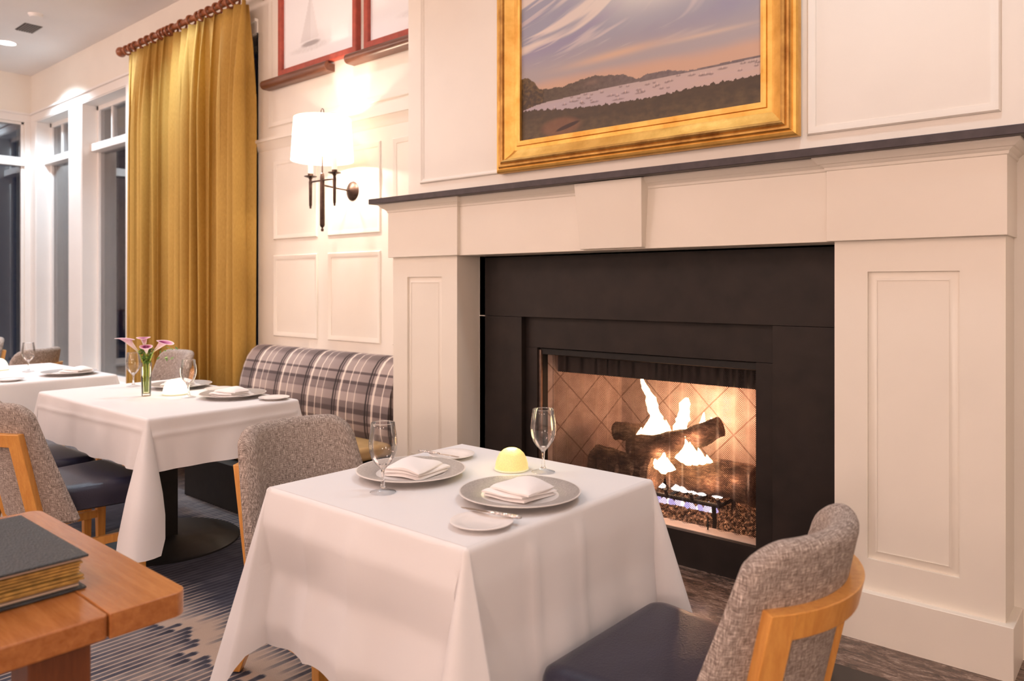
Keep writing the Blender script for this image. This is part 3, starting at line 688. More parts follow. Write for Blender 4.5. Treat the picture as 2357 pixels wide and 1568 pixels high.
def bumper(x0, x1, label):
    P = []
    for k in range(13):
        a = -PI * .5 + PI * k / 12
        P.append([(x0, YA - .055 - .035 * math.cos(a), 2.885 + .035 * math.sin(a)), (x1, YA - .055 - .035 * math.cos(a), 2.885 + .035 * math.sin(a))])
    b = MB().grid(P); n = len(P)
    b.box(x0, x1, YA - .056, YA, 2.850, 2.905)
    for q, s in ((0, 1), (1, -1)): b.f.append(tuple((2 * k + q) for k in range(n))[::s])
    return tag(b.build('wooden_rail', M['frame_wood'], bevel=0.002), label, 'picture rail')
bumper(-5.36, -4.52, 'short dark wooden rail under the print nearer the curtain')
bumper(-4.30, -3.50, 'dark wooden rail under the print beside the chimney breast')

# ------------------------------------------------------------------ wall sconce
SX, SY = -4.315, 3.067
sc = thing('wall_sconce', 'bronze two candle wall sconce with glowing white drum shade', 'wall lamp', (SX, YA, 1.98))
MB().lathe([(.0, -.034), (.012, -.033), (.03, -.027), (.05, -.018), (.062, -.010), (.068, -.004), (.068, 0)], 32, (SX, YA, 1.982), axis='y').build('backplate', M['bronze'], sc)
MB().tube([(SX, YA - .02, 1.982), (SX, YA - .10, 1.985), (SX, SY + .01, 1.998)], .0065, 10).build('arm', M['bronze'], sc)
MB().lathe([(.0, 1.685), (.009, 1.688), (.010, 1.702), (.006, 1.706), (.006, 1.712), (.013, 1.718), (.017, 1.73), (.0155, 2.05), (.012, 2.075), (.005, 2.08), (.003, 2.46), (.005, 2.463), (0, 2.466)], 16, (SX, SY, 0)).build('stem', M['bronze'], sc)
P = [(SX + .016 * math.cos(a) * 1.0, SY, 2.488 + .024 * math.sin(a)) for a in [2 * PI * k / 20 for k in range(21)]]
MB().tube(P, .003, 8, caps=False).build('finial_ring', M['bronze'], sc)
MB().tube([(SX - .13, SY, 2.03), (SX + .13, SY, 2.03)], .006, 10).build('cross_arm', M['bronze'], sc)
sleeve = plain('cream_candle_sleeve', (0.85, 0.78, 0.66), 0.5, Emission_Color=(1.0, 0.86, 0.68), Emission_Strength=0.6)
for dx in (-.135, .135):
    x = SX + dx
    c = MB().lathe([(.0, 1.848), (.007, 1.850), (.007, 1.862), (.010, 1.87), (.012, 2.03), (.009, 2.045), (.014, 2.058), (.042, 2.066), (.043, 2.070), (.018, 2.072), (.018, 2.088), (0, 2.088)], 20, (x, SY, 0)).build('candle_cup', M['bronze'], sc)
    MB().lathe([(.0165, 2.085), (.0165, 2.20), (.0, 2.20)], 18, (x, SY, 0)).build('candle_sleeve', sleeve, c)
t = NT('white_linen_shade'); d_ = t.node('ShaderNodeBsdfDiffuse'); tr_ = t.node('ShaderNodeBsdfTranslucent'); em_ = t.node('ShaderNodeEmission'); m1 = t.node('ShaderNodeMixShader'); ad = t.node('ShaderNodeAddShader')
d_.inputs[0].default_value = tr_.inputs[0].default_value = (0.9, 0.82, 0.70, 1); m1.inputs[0].default_value = 0.6; em_.inputs[0].default_value = (1.0, 0.80, 0.58, 1); em_.inputs[1].default_value = 0.9
t.L(d_.outputs[0], m1.inputs[1]); t.L(tr_.outputs[0], m1.inputs[2]); t.L(m1.outputs[0], ad.inputs[0]); t.L(em_.outputs[0], ad.inputs[1]); t.L(ad.outputs[0], t.out.inputs['Surface'])
MB().lathe([(.205, 2.160), (.207, 2.162), (.2055, 2.176), (.189, 2.43), (.188, 2.445), (.186, 2.443)], 56, (SX, SY, 0)).build('lamp_shade', t.m, sc)

# ------------------------------------------------------------------ curtain, rod and rings
YC, ZR = 3.17, 3.60
rd = thing('curtain_rod', 'reddish wooden curtain rod above the corner windows', 'curtain rod', (-6.5, YC, ZR))
MB().tube([(-7.70, YC, ZR), (-5.25, YC, ZR)], .025, 14).build('pole', M['rodwood'], rd)
MB().lathe([(.0, -.09), (.025, -.087), (.043, -.068), (.050, -.045), (.043, -.02), (.028, -.006), (.03, .0), (.03, .008), (.0, .01)], 20, (-7.70, YC, ZR), axis='x').build('finial', M['rodwood'], rd)
for x in (-7.55, -5.45): MB().tube([(x, YA, ZR), (x, YC + .02, ZR)], .012, 8).build('bracket', M['rodwood'], rd)
ring0 = None
for k, x in enumerate([-7.60, -7.50, -7.41, -7.27, -7.15, -7.03, -6.90, -6.86, -6.80, -6.74, -6.66, -6.50, -6.34, -6.20, -6.13, -6.02, -5.90, -5.80, -5.70, -5.62]):
    if ring0 is None:
        P = [[((.010) * math.sin(b), (.040 + .010 * math.cos(b)) * math.cos(a), (.040 + .010 * math.cos(b)) * math.sin(a)) for b in [2 * PI * j / 8 for j in range(8)]] for a in [2 * PI * i / 24 for i in range(24)]]
        ring0 = MB().grid(P, cu=True, cv=True).build('curtain_ring', M['rodwood']); o = ring0
    else: o = ring0.copy(); COL.objects.link(o)
    o.location = (x, YC, ZR - .012)
    tag(o, 'dark wooden ring on the rod holding the gold curtain', 'curtain ring', 'rings along the curtain rod')
P = []; UV = []; nc = 620
xL, xR = -7.60, -5.43
rnd = random.Random(11); ph = [rnd.uniform(0, 6.28) for _ in range(6)]
for i in range(nc + 1):
    u = i / nc; x = xL + (xR - xL) * u; row = []; uvr = []
    for j in range(25):
        v = j / 24; z = ZR - .055 - v * (ZR - .055 - .02)
        k = 2 * PI * 15 * u + .7 * math.sin(2 * PI * 2.3 * u + ph[0])
        d = .076 * math.sin(k) + .020 * math.sin(2.17 * k + ph[1] + v * .8) + .014 * math.sin(.53 * k + ph[2] - v * .9)
        dx = .026 * math.sin(2 * k) + .02 * v * math.sin(.37 * k + ph[4])
        amp = .75 + .45 * sm(0, .25, v)
        pin = 1 - .35 * math.exp(-(v / .05) ** 2)
        row.append((x + dx * amp, YC + .015 + d * amp * pin, z)); uvr.append((u * 3.6, v * 3.5))
    P.append(row); UV.append(uvr)
tag(MB().grid(P, uv=UV).build('curtain', M['curtain'], angle=80, solid=.004), 'full length gold pleated curtain hanging from the wooden rod', 'curtain')

# ------------------------------------------------------------------ banquette
bq = thing('banquette', 'banquette bench with curved grey plaid back and tan seat', 'bench', (-4.4, 2.9, 0))
prof = [(3.07, .345), (3.055, .40), (3.05, .48), (3.055, .56), (3.07, .64), (3.095, .72), (3.125, .785), (3.165, .835), (3.205, .860), (3.25, .868), (3.30, .862), (3.318, .85)]
P = []; UV = []; acc = [0]
for (a, b), (c, d) in zip(prof[:-1], prof[1:]): acc.append(acc[-1] + math.hypot(c - a, d - b))
XL_, XR_ = -5.36, -3.625
for i in range(41):
    x = XL_ + (XR_ - XL_) * i / 40
    P.append([(x, y, z) for y, z in prof]); UV.append([(x, .02 + q / .86) for q in acc])
mb = MB().grid(P, uv=UV)
for xe in (XL_, XR_):
    b = len(mb.v); mb.add([(xe, y, z) for y, z in prof] + [(xe, 3.318, .345)], [tuple(range(len(prof) + 1))], [(y, .02 + q / .86) for (y, z), q in zip(prof, acc)] + [(3.3, .0)])
mb.build('backrest', M['plaid'], bq, angle=50)
MB().box(XL_, XR_, 2.40, 3.10, .27, .352).build('seat', M['tan'], bq, bevel=.03, segs=4)
MB().box(-4.727, XR_, 2.32, 3.28, 0.0, .27).build('plinth', M['blackmetal'], bq, bevel=.004)

# ------------------------------------------------------------------ dining chair
RB, AM, TH = .33, math.radians(48), .062
def y0(z): return -(.235 + (z - .34) * .215)
def bp(a, z, r): return (r * math.sin(a), y0(z) + RB - r * math.cos(a), z)
def make_chair(label):
    t = thing('dining_chair', label, 'chair', group='upholstered dining chairs')
    # upholstered wrap-round back
    nu, P, UV = 44, [], []
    for i in range(nu + 1):
        u = -1 + 2 * i / nu; au = abs(u)
        hT = TH / 2 * math.sqrt(max(0.0004, 1 - max(0, (au - .90) / .10) ** 2))
        zt = .838 - .075 * (1 - math.sqrt(max(0, 1 - max(0, (au - .66) / .34) ** 2)))
        rm = RB - TH / 2; row = []; uvr = []; s = 0; prev = None
        ring = []
        for k in range(13): ring.append((rm + hT, .335 + (zt - hT - .335) * k / 12))
        for k in range(1, 9):
            b = PI * k / 9; ring.append((rm + hT * math.cos(b), zt - hT + hT * math.sin(b) * 1.0))
        for k in range(13):
            w = math.sin(PI * k / 12) * .012 * (1 - au ** 4); ring.append((rm - hT - w, zt - hT - (zt - hT - .335) * k / 12))
        for k in range(1, 5):
            b = PI + PI * k / 5; ring.append((rm + hT * math.cos(b), .335 + hT * math.sin(b) * .5))
        for r, z in ring + ring[:1]:
            a = u * math.radians(46 + 16 * (.84 - z) / .5); p = bp(a, z, r)
            if prev: s += (Vector(p) - Vector(prev)).length
            prev = p; row.append(p); uvr.append((a * RB, s))
        P.append(row); UV.append(uvr)
    mb = MB().grid(P, uv=UV)
    n = len(P[0])
    for q in (0, nu): mb.f.append(tuple(q * n + k for k in range(n - 1)))
    mb.build('backrest', M['tweed'], t, angle=60, local=True)
    # seat cushion
    def outline(ins, n=14):
        pts = []
        for cx, cy, a0 in ((.265, .27, 0), (-.265, .27, 90), (-.215, -.20, 180), (.215, -.20, 270)):
            r = .055; w = abs(cx) - r
            for k in range(n + 1):
                a = math.radians(a0 + 90 * k / n); sx = 1 if cx > 0 else -1; sy = 1 if cy > 0 else -1
                pts.append(((cx - sx * r) + (r - ins) * math.cos(a), (cy - sy * r) + (r - ins) * math.sin(a)))
        return pts
    loops = [[(x, y, z) for x, y in outline(i)] for i, z in ((.012, .355), (.0, .362), (0, .38), (-.003, .41), (0, .435), (.006, .450), (.018, .459), (.035, .4635), (.05, .465))]
    mb = MB().loft(loops, caps=True); mb.build('seat', M['navy'], t, angle=50, local=True)
    # rear legs running up the back, with the curved rail between them
    am = math.radians(35)
    for sgn in (-1, 1):
        a = sgn * am; T = Vector((math.cos(a), math.sin(a), 0)); Nn = Vector((math.sin(a), -math.cos(a), 0)); loops = []
        for z, back, wt in ((.715, 0, .028), (.60, 0, .028), (.45, 0, .028), (.34, 0, .027), (.27, -.012, .026), (.20, .004, .024), (.10, .060, .021), (0.0, .120, .018)):
            zz = max(z, .30); c = Vector(bp(a, zz, RB + .014)); c.z = z; c.y -= back; hn = .017 if z > .3 else .019
            loops.append([tuple(c + T * wt * p + Nn * hn * q) for p, q in ((1, 1), (-1, 1), (-1, -1), (1, -1))])
        MB().loft(loops).build('rear_leg', M['maple'], t, bevel=.003, local=True)
        x = .225 * sgn
        MB().loft([[(x + p * w, .225 + q * w, z) for p, q in ((1, 1), (-1, 1), (-1, -1), (1, -1))] for z, w in ((0, .016), (.36, .021))]).build('front_leg', M['maple'], t, bevel=.003, local=True)
        yr = bp(a, .30, RB + .014)[1] - .012
        MB().loft([[(px + p * .011, py, .205 + q * .018) for p, q in ((1, 1), (-1, 1), (-1, -1), (1, -1))] for px, py in ((sgn * .20, yr), (x, .22))]).build('stretcher', M['maple'], t, bevel=.002, local=True)
    loops = []
    for k in range(21):
        a = -am * .90 + 2 * am * .90 * k / 20
        loops.append([bp(a, z, r) for z, r in ((.660, RB - .002), (.660, RB + .031), (.715, RB + .031), (.715, RB - .002))])
    MB().loft(loops).build('back_rail', M['maple'], t, bevel=.003, local=True)
    return t
ch = make_chair('grey tweed chair with navy seat between front table and fireplace, wooden frame outward')
ch.location = (-.815, 1.60, 0); ch.rotation_euler = (0, 0, PI / 2)
dup(ch, (-2.135, 1.575, 0), -PI / 2, 'grey tweed chair pushed in behind the front table, its padded inner back showing')
dup(ch, (-3.765, 1.31, 0), 0, 'grey tweed chair with navy seat half under the middle table, beside the wooden desk')
dup(ch, (-4.36, 1.30, 0), 0, 'grey tweed chair with only its navy seat showing, next along the middle table')
dup(ch, (-5.64, 2.47, 0), PI, 'grey tweed chair in front of the gold curtain, behind the flower vase')
dup(ch, (-6.87, 1.985, 0), math.radians(122), 'dark backed chair with wooden rail beyond the far table, below the windows')
dup(ch, (-8.39, 2.02, 0), math.radians(200), 'pale chair at the edge of view, beyond the far glowing lamp')

# ------------------------------------------------------------------ tables and tablecloths
def table(x0, x1, y0_, y1_, zt, label, base_r=.36, pole=.042):
    cx, cy = (x0 + x1) / 2, (y0_ + y1_) / 2
    t = thing('restaurant_table', label, 'table', (cx, cy, 0))
    MB().box(x0 + .014, x1 - .014, y0_ + .014, y1_ - .014, zt - .035, zt - .004).build('tabletop', M['deskdark'], t, bevel=.004)
    MB().box(cx - pole, cx + pole, cy - pole, cy + pole, .02, zt - .03).build('pole', M['blackmetal'], t, bevel=.004)
    MB().lathe([(0, 0.0), (base_r, 0.0), (base_r, .008), (base_r - .01, .014), (.09, .024), (.06, .035), (0, .035)], 56, (cx, cy, 0)).build('base_disc', M['blackmetal'], t)
    return t
def bez(p0, p1, p2, p3, t):
    a, b, c, d = (1 - t) ** 3, 3 * t * (1 - t) ** 2, 3 * t * t * (1 - t), t ** 3
    return (a * p0[0] + b * p1[0] + c * p2[0] + d * p3[0], a * p0[1] + b * p1[1] + c * p2[1] + d * p3[1])
def cloth_mesh(x0, x1, ya, yb_, zt, drop, cdrop, loops, label, seed, flare=.03, dent=None, crease=None, sx=None, pkk=1.15):
    r = .014; x0 += r; x1 -= r; ya += r; yb_ -= r
    cs = [(x1, ya), (x1, yb_), (x0, yb_), (x0, ya)]                  # corner order, counter-clockwise from near right
    nrm = [(1, 0), (0, 1), (-1, 0), (0, -1)]                          # side i runs cs[i] -> cs[i+1]
    rnd = random.Random(seed); cols = []; rows = [0, .25, .5, .75, 1.0] ; uvc = []; per = 0
    NR = 30
    def column(base, fn, smax, pu):
        col = []; uv = []
        ss = [r * PI / 2 * k / 4 for k in range(5)] + [r * PI / 2 + (smax - r * PI / 2) * ((k + 1) / NR) for k in range(NR)]
        for s in ss:
            dx, dy, dz = fn(s, smax); col.append((base[0] + dx, base[1] + dy, zt + dz)); uv.append((pu, -s))
        cols.append(col); uvc.append(uv)
    for i in range(4):
        c0, c1, n = cs[i], cs[(i + 1) % 4], nrm[i]; ln = math.hypot(c1[0] - c0[0], c1[1] - c0[1]); e = ((c1[0] - c0[0]) / ln, (c1[1] - c0[1]) / ln)
        L0, L1 = loops[i], loops[(i + 1) % 4]
        m = 44
        phs = [rnd.uniform(0, 6.28) for _ in range(4)]
        for k in range(m + 1):
            tt = ln * k / m
            def fn(s, smax, tt=tt):
                sp = max(0, s - r * PI / 2)
                if s <= r * PI / 2: off, dz = r * math.sin(s / r), -(r - r * math.cos(s / r))
                else: off, dz = r, -(r + sp)
                q = sp / max(drop, .01)
                rip = (.014 * math.sin(tt * 13 + phs[0]) + .007 * math.sin(tt * 29 + phs[1] + q)) * q * (1.0)
                edge = min(tt, ln - tt); fade = sm(.0, .12, edge)
                off += flare * q + rip * fade
                if crease: off += crease(i, tt, ln, s)
                if dent and dent[0] == i: off -= dent[1] * sm(.08, .26, sp) * sm(.0, .16, edge)
                sh = L0[0] * sp * max(0, 1 - tt / .30) - L1[1] * sp * max(0, 1 - (ln - tt) / .30)
                return (n[0] * off + e[0] * sh, n[1] * off + e[1] * sh, dz * 1.0)
            sd = drop * (1 + .008 * math.sin(tt * 5 + phs[2]))
            if sx: sd = sx(i, tt, ln, sd)
            column((c0[0] + e[0] * tt, c0[1] + e[1] * tt), fn, sd, per + tt)
        per += ln
        # corner fold between side i and side i+1
        n2 = nrm[(i + 1) % 4]; L = loops[(i + 1) % 4]; cd = cdrop[(i + 1) % 4]
        for k in range(1, 16):
            t_ = k / 16
            # frame: e along the old side, n its outward normal; next side has outward normal e and runs towards -n
            fl = flare
            p = bez((-L[1], 0), (L[3] * -.25, L[2]), (L[2], L[3] * -.25), (0, -L[0]), t_)
            wv = .035 * math.sin(3 * PI * t_ + seed); p = (p[0] + wv, p[1] + wv)
            pk = 1 - abs(2 * t_ - 1)
            def fn(s, smax, p=p, t_=t_):
                sp = max(0, s - r * PI / 2); q = sp / max(drop, .01); f0 = fl * min(q, 1.4)
                if s <= r * PI / 2: rr, dz = r * math.sin(s / r), -(r - r * math.cos(s / r))
                else: rr, dz = r, -(r + sp * .985)
                a = t_ * PI / 2
                ox = rr * math.sin(a) + p[0] * sp + f0 * math.sin(a); on = rr * math.cos(a) + p[1] * sp + f0 * math.cos(a)
                return (e[0] * ox + n[0] * on, e[1] * ox + n[1] * on, dz)
            column(c1, fn, drop + (cd - drop) * min(1, pk * pkk), per + t_ * .02)
    mb = MB(); nb = len(cols)
    mb.grid(cols + [cols[0]], uv=uvc + [uvc[0]])
    # flat top
    g = 12; TP = [[(x0 + (x1 - x0) * i / g, ya + (yb_ - ya) * j / g, zt) for j in range(g + 1)] for i in range(g + 1)]
    mb.grid(TP, uv=[[(p[0], p[1]) for p in rw] for rw in TP])
    o = mb.build('tablecloth', M['cloth'], angle=70)
    return tag(o, label, 'tablecloth')
# loop = (pull on next side, pull on previous side, bulge, tuck)
ZT = .755
L_ = (.07, .07, .46, .3)
table(-1.925, -1.145, 1.182, 1.965, ZT, 'square pedestal table under the nearest white cloth')
def crease1(i, tt, ln, s):
    o = 0
    for c in (.27, .52): o += .008 * math.exp(-((tt - ln * c) / .016) ** 2) * sm(.02, .08, s)
    tri = abs(((s - .10) / .26) % 1.0 - .5) * 2
    return o + (.022 * (tri - .5) if i == 3 else .006 * (tri - .5))
cloth_mesh(-1.93, -1.14, 1.177, 1.97, ZT, .42, [.60, .60, .60, .62], [(.06, .08, .50, .35), (.05, .06, .46, .3), (.06, .06, .4, .3), (.12, .10, .52, .3)],
           'white cloth with long corner folds on the table nearest the fire', 5, flare=.03, dent=(2, .19), crease=crease1)
table(-4.59, -3.295, 1.455, 2.20, ZT, 'black pedestal table under the middle white cloth', .37, .05)
def crease2(i, tt, ln, s): return .004 * math.exp(-((s - .085 + .02 * tt) / .012) ** 2) * (1 if i in (0, 3) else 0)
cloth_mesh(-4.595, -3.29, 1.45, 2.205, ZT, .238, [.575, .40, .34, .25], [(.14, .30, .46, .1), (.05, .05, .3, .2), (.05, .05, .3, .2), (.06, .05, .3, .2)],
           'white cloth with a long hanging corner on the middle table with the flowers', 9, flare=.012, crease=crease2, pkk=2.2)
table(-6.25, -5.095, 1.30, 2.06, ZT, 'pedestal table under the farthest white cloth')
cloth_mesh(-6.255, -5.09, 1.295, 2.065, ZT, .30, [.42, .42, .4, .4], [L_] * 4, 'white cloth on the farthest table below the dark windows', 14, flare=.015)

# ------------------------------------------------------------------ tableware
ZK = ZT + .0008
def make_charger():
    t = thing('charger_plate', '', 'plate', group='grey rimmed charger plates')
    MB().lathe([(0, 0.0), (.085, 0.0), (.088, .003), (.100, .009), (.158, .0195), (.162, .021), (.162, .023), (.158, .023), (.106, .013), (.100, .008), (.09, .006), (0, .006)], 96).build('plate_body', M['charger'], t, local=True, angle=40)
    return t
def make_bread(): 
    t = thing('bread_plate', '', 'plate', group='small white bread plates')
    MB().lathe([(0, 0.0), (.042, 0.0), (.045, .003), (.068, .009), (.074, .011), (.075, .013), (.073, .0135), (.05, .008), (.04, .006), (0, .006)], 64).build('plate_body', M['china'], t, local=True)
    return t
def make_glass():
    t = thing('wine_glass', '', 'glass', group='stemmed water glasses')
    H = .19
    outer = [(.0055, .062), (.012, .070), (.022, .080), (.031, .094), (.0365, .110), (.0388, .126), (.0385, .140), (.0365, .158), (.0335, .178), (.0320, H)]
    MB().lathe(outer + [(.0315, H + .0008), (.0310, H)], 48).build('bowl', M['bowlglass'], t, local=True, angle=60)
    MB().lathe([(.0318 + .0009 * math.cos(a), H + .0009 * math.sin(a)) for a in [2 * PI * k / 8 for k in range(9)]], 48).build('rim', M['solidglass'], t, local=True)
    MB().lathe([(0, .0785), (.012, .0765), (.0105, .0705), (.0058, .063), (.0042, .052), (.0038, .040), (.0046, .028), (.006, .018), (.008, .012), (0, .010)], 28).build('stem', M['solidglass'], t, local=True, angle=60)
    MB().lathe([(.004, .014), (.008, .0115), (.013, .008), (.022, .005), (.034, .0022), (.0352, .001), (.034, 0)], 40).build('foot', M['bowlglass'], t, local=True, angle=60)
    return t
def make_napkin():
    t = thing('napkin', '', 'napkin', group='folded white napkins')
    def sheet(x0, x1, ya, yb_, zl, thick, bow, twist, nm):
        nu, nv = 18, 18; T = []; B = []
        for i in range(nu + 1):
            a, b = [], []
            for j in range(nv + 1):
                u, v = -1 + 2 * i / nu, -1 + 2 * j / nv
                ex = 1 - max(abs(u), abs(v)) ** 6
                x = x0 + (x1 - x0) * (i / nu) + twist * v; y = ya + (yb_ - ya) * (j / nv) + twist * .6 * u
                h_ = zl + bow * (1 - u * u) * (1 - .6 * v * v) + .003 * math.sin(3 * u + 2 * v)
                a.append((x, y, h_ + thick * (.35 + .65 * ex ** .5 if ex > 0 else .35))); b.append((x, y, h_ * .55 + zl * .45))
            T.append(a); B.append(b)
        mb = MB().grid(T).grid(B, flip=True)
        def edge(G): return [G[i][0] for i in range(nu + 1)] + [G[nu][j] for j in range(1, nv + 1)] + [G[i][nv] for i in range(nu - 1, -1, -1)] + [G[0][j] for j in range(nv - 1, 0, -1)]
        mb.grid([edge(B), edge(T)], cv=True)
        mb.build(nm, M['napkin'], t, local=True, angle=60)
    sheet(-.068, .062, -.066, .066, .0005, .009, .002, .004, 'lower_fold')
    sheet(-.066, .060, -.070, .064, .010, .009, .006, .008, 'middle_fold')
    sheet(-.064, .068, -.062, .068, .019, .010, .012, -.006, 'top_fold')
    return t
def make_knife():
    t = thing('butter_knife', '', 'knife', group='butter knives on the bread plates')
    MB().loft([[(x, w, .002 + h_), (x, -w, .002 + h_), (x, -w, .0045 - h_ * 0), (x, w, .0045)] for x, w, h_ in ((-.086, .001, .001), (-.076, .005, .001), (-.05, .0075, .001), (-.02, .007, .001), (0, .004, .0))]).build('blade', M['silver'], t, local=True, bevel=.0005)
    MB().loft([[(x, w * math.cos(a), .0048 + hh * math.sin(a)) for a in [2 * PI * k / 12 for k in range(12)]] for x, w, hh in ((-.002, .003, .0025), (.01, .0045, .0035), (.05, .0065, .004), (.078, .0078, .0042), (.084, .0065, .0035), (.086, .003, .002))]).build('handle', M['hammered'], t, local=True, angle=60)
    return t
def dome_m(name, col, st, dens):
    t = NT(name); v = t.node('ShaderNodeTexVoronoi'); t.L(t.coord(), v.inputs['Vector']); v.inputs['Scale'].default_value = dens
    sp = t.node('ShaderNodeSeparateXYZ'); tc = t.node('ShaderNodeTexCoord'); t.L(tc.outputs['Object'], sp.inputs[0])
    f = t.ramp(v.outputs['Distance'], [(0.1, (1.0,) * 3), (0.6, (.78,) * 3)])
    t.set(Base_Color=(.62, .52, .25), Roughness=.35, Emission_Color=t.mix(1.0, f, col, 'MULTIPLY'), Emission_Strength=st); t.bump(v.outputs['Distance'], .3, .002); return t.m
def make_lamp(name_m, glow, label):
    t = thing('table_lamp', label, 'lamp')
    MB().lathe([(.051, .004), (.050, .018), (.046, .034), (.038, .050), (.026, .061), (.017, .065), (.016, .063)], 40).build('dome_shade', M[name_m], t, local=True, angle=70)
    MB().lathe([(0, 0), (.050, 0), (.053, .002), (.053, .005), (.050, .006), (0, .006)], 40).build('lamp_base', M[glow], t, local=True)
    MB().lathe([(0, .0625), (.016, .0628)], 24).build('light_opening', M['lampglow'], t, local=True)
    return t
M['domeyellow'] = dome_m('yellow_porcelain_glow', (1.0, .78, .22), 0.62, 260)
M['domewhite'] = dome_m('white_porcelain_glow', (1.0, .97, .80), 2.2, 200)
M['lampglow'] = emit('lamp_opening_glow', (1.0, .95, .75), 2.5)
M['baseglow'] = plain('lamp_base_glow', (.7, .68, .5), .3, Emission_Color=(1, .86, .45), Emission_Strength=.35)
c0 = make_charger(); b0 = make_bread(); g0 = make_glass(); n0 = make_napkin(); k0 = make_knife()
used = set()
def put(proto, loc, rz, label):
    if proto.name not in used:
        used.add(proto.name); proto.location = loc; proto.rotation_euler = (0, 0, rz); proto['label'] = label; return proto
    return dup(proto, loc, rz, label)
PZ = ZK; NZ = ZK + .0085
put(c0, (-1.307, 1.554, PZ), .3, 'grey rimmed charger plate between the yellow lamp and the front bread plate')
put(c0, (-1.708, 1.528, PZ), 1.3, 'grey rimmed charger plate behind the foremost glass, before the tweed chair')
put(n0, (-1.305, 1.556, NZ), .05, 'folded white napkin on the charger beside the yellow lamp')
put(n0, (-1.698, 1.535, NZ), 3.3, 'folded white napkin on the charger behind the foremost glass')
put(b0, (-1.228, 1.320, ZK), 0, 'small white bread plate near the front corner of the nearest table')
put(b0, (-1.792, 1.782, ZK), 1, 'small white bread plate at the far corner of the front table')
ka = math.atan2(1.389 - 1.359, -1.167 + 1.332)
put(k0, (-1.243, 1.367, ZK + .0128), ka, 'silver butter knife lying across the front bread plate')
put(k0, (-1.806, 1.736, ZK + .0128), math.atan2(-1.730 + 1.748, .18) + PI, 'silver butter knife on the far bread plate of the front table')
put(g0, (-1.630, 1.356, ZK), 0, 'empty stemmed glass in front of the far plate, nearest table')
put(g0, (-1.440, 1.822, ZK), 1, 'empty stemmed glass beside the glowing yellow lamp')
l1 = make_lamp('domeyellow', 'baseglow', 'small domed yellow glowing table lamp on the front table'); l1.location = (-1.532, 1.782, ZK)
# middle table
put(c0, (-3.61, 2.025, PZ), .9, 'grey charger plate on the banquette side of the middle table')
put(c0, (-4.167, 2.025, PZ), .5, 'charger plate on the middle table in front of the far chair')
put(n0, (-3.62, 2.02, NZ), .4, 'folded white napkin on the plate nearest the plaid bench')
put(n0, (-4.18, 2.02, NZ), .8, 'folded white napkin on the plate behind the flower vase')
put(b0, (-3.378, 2.115, ZK), 0, 'small white bread plate by the corner of the middle table, near the plaid bench')
put(b0, (-3.895, 2.105, ZK), 0, 'small white bread plate between the two chargers of the middle table')
put(g0, (-3.768, 1.871, ZK), 0, 'stemmed glass between white lamp and charger on the middle table')
put(g0, (-4.41, 1.871, ZK), 0, 'stemmed glass beyond the flower vase on the middle table')
l2 = make_lamp('domewhite', 'baseglow', 'bright white domed lamp beside the flower vase'); l2.location = (-3.925, 1.878, ZK); l2.scale = (1.2, 1.2, 1.2)
# far table
put(c0, (-5.32, 1.86, PZ), .2, 'charger plate on the farthest table')
put(n0, (-5.30, 1.90, NZ), .6, 'puffy white napkin on the farthest table')
put(b0, (-5.22, 1.50, ZK), 0, 'small bread plate near the edge of the farthest table')
put(g0, (-5.70, 1.745, ZK), 0, 'stemmed glass on the farthest table before the dark chair')
l3 = dup(l2, (-5.95, 1.64, ZK), 0, 'white domed lamp on the farthest table at the edge of view')

# vase of calla lilies
VX, VY = -3.985, 1.755
vs = thing('flower_vase', 'slim clear glass vase of flowers on the middle table', 'vase', (VX, VY, ZK))
MB().lathe([(0, 0), (.0222, 0), (.0262, .17)], 32, (VX, VY, ZK)).build('vase_glass', M['bowlglass'], vs)
wat = glass('vase_water', (.88, .92, .70), .35)
MB().lathe([(0, .012), (.0195, .012), (.0225, .10), (0, .10)], 28, (VX, VY, ZK)).build('water', wat, vs)
t = NT('calla_petal'); tc = t.node('ShaderNodeTexCoord'); sp_ = t.node('ShaderNodeSeparateXYZ'); t.L(tc.outputs['UV'], sp_.inputs[0])
geo = t.node('ShaderNodeNewGeometry')
t.set(Base_Color=t.mix(geo.outputs['Backfacing'], t.ramp(sp_.outputs[1], [(0.0, (.42, .50, .10)), (.2, (.70, .56, .46)), (.45, (.84, .66, .66)), (.8, (.80, .44, .58)), (1, (.93, .84, .78))]), t.ramp(sp_.outputs[1], [(0.0, (.42, .50, .08)), (.18, (.60, .40, .42)), (.45, (.62, .28, .42)), (.62, (.40, .06, .26)), (.82, (.66, .30, .45)), (.95, (.86, .66, .66)), (1, (.9, .76, .72))])), Roughness=.5, Subsurface_Weight=.1); M['petal'] = t.m
M['stemgreen'] = plain('flower_stem_green', (.30, .40, .05), .5, var=.2)
M['leafgreen'] = plain('filler_leaf_green', (.10, .20, .03), .6, var=.4)
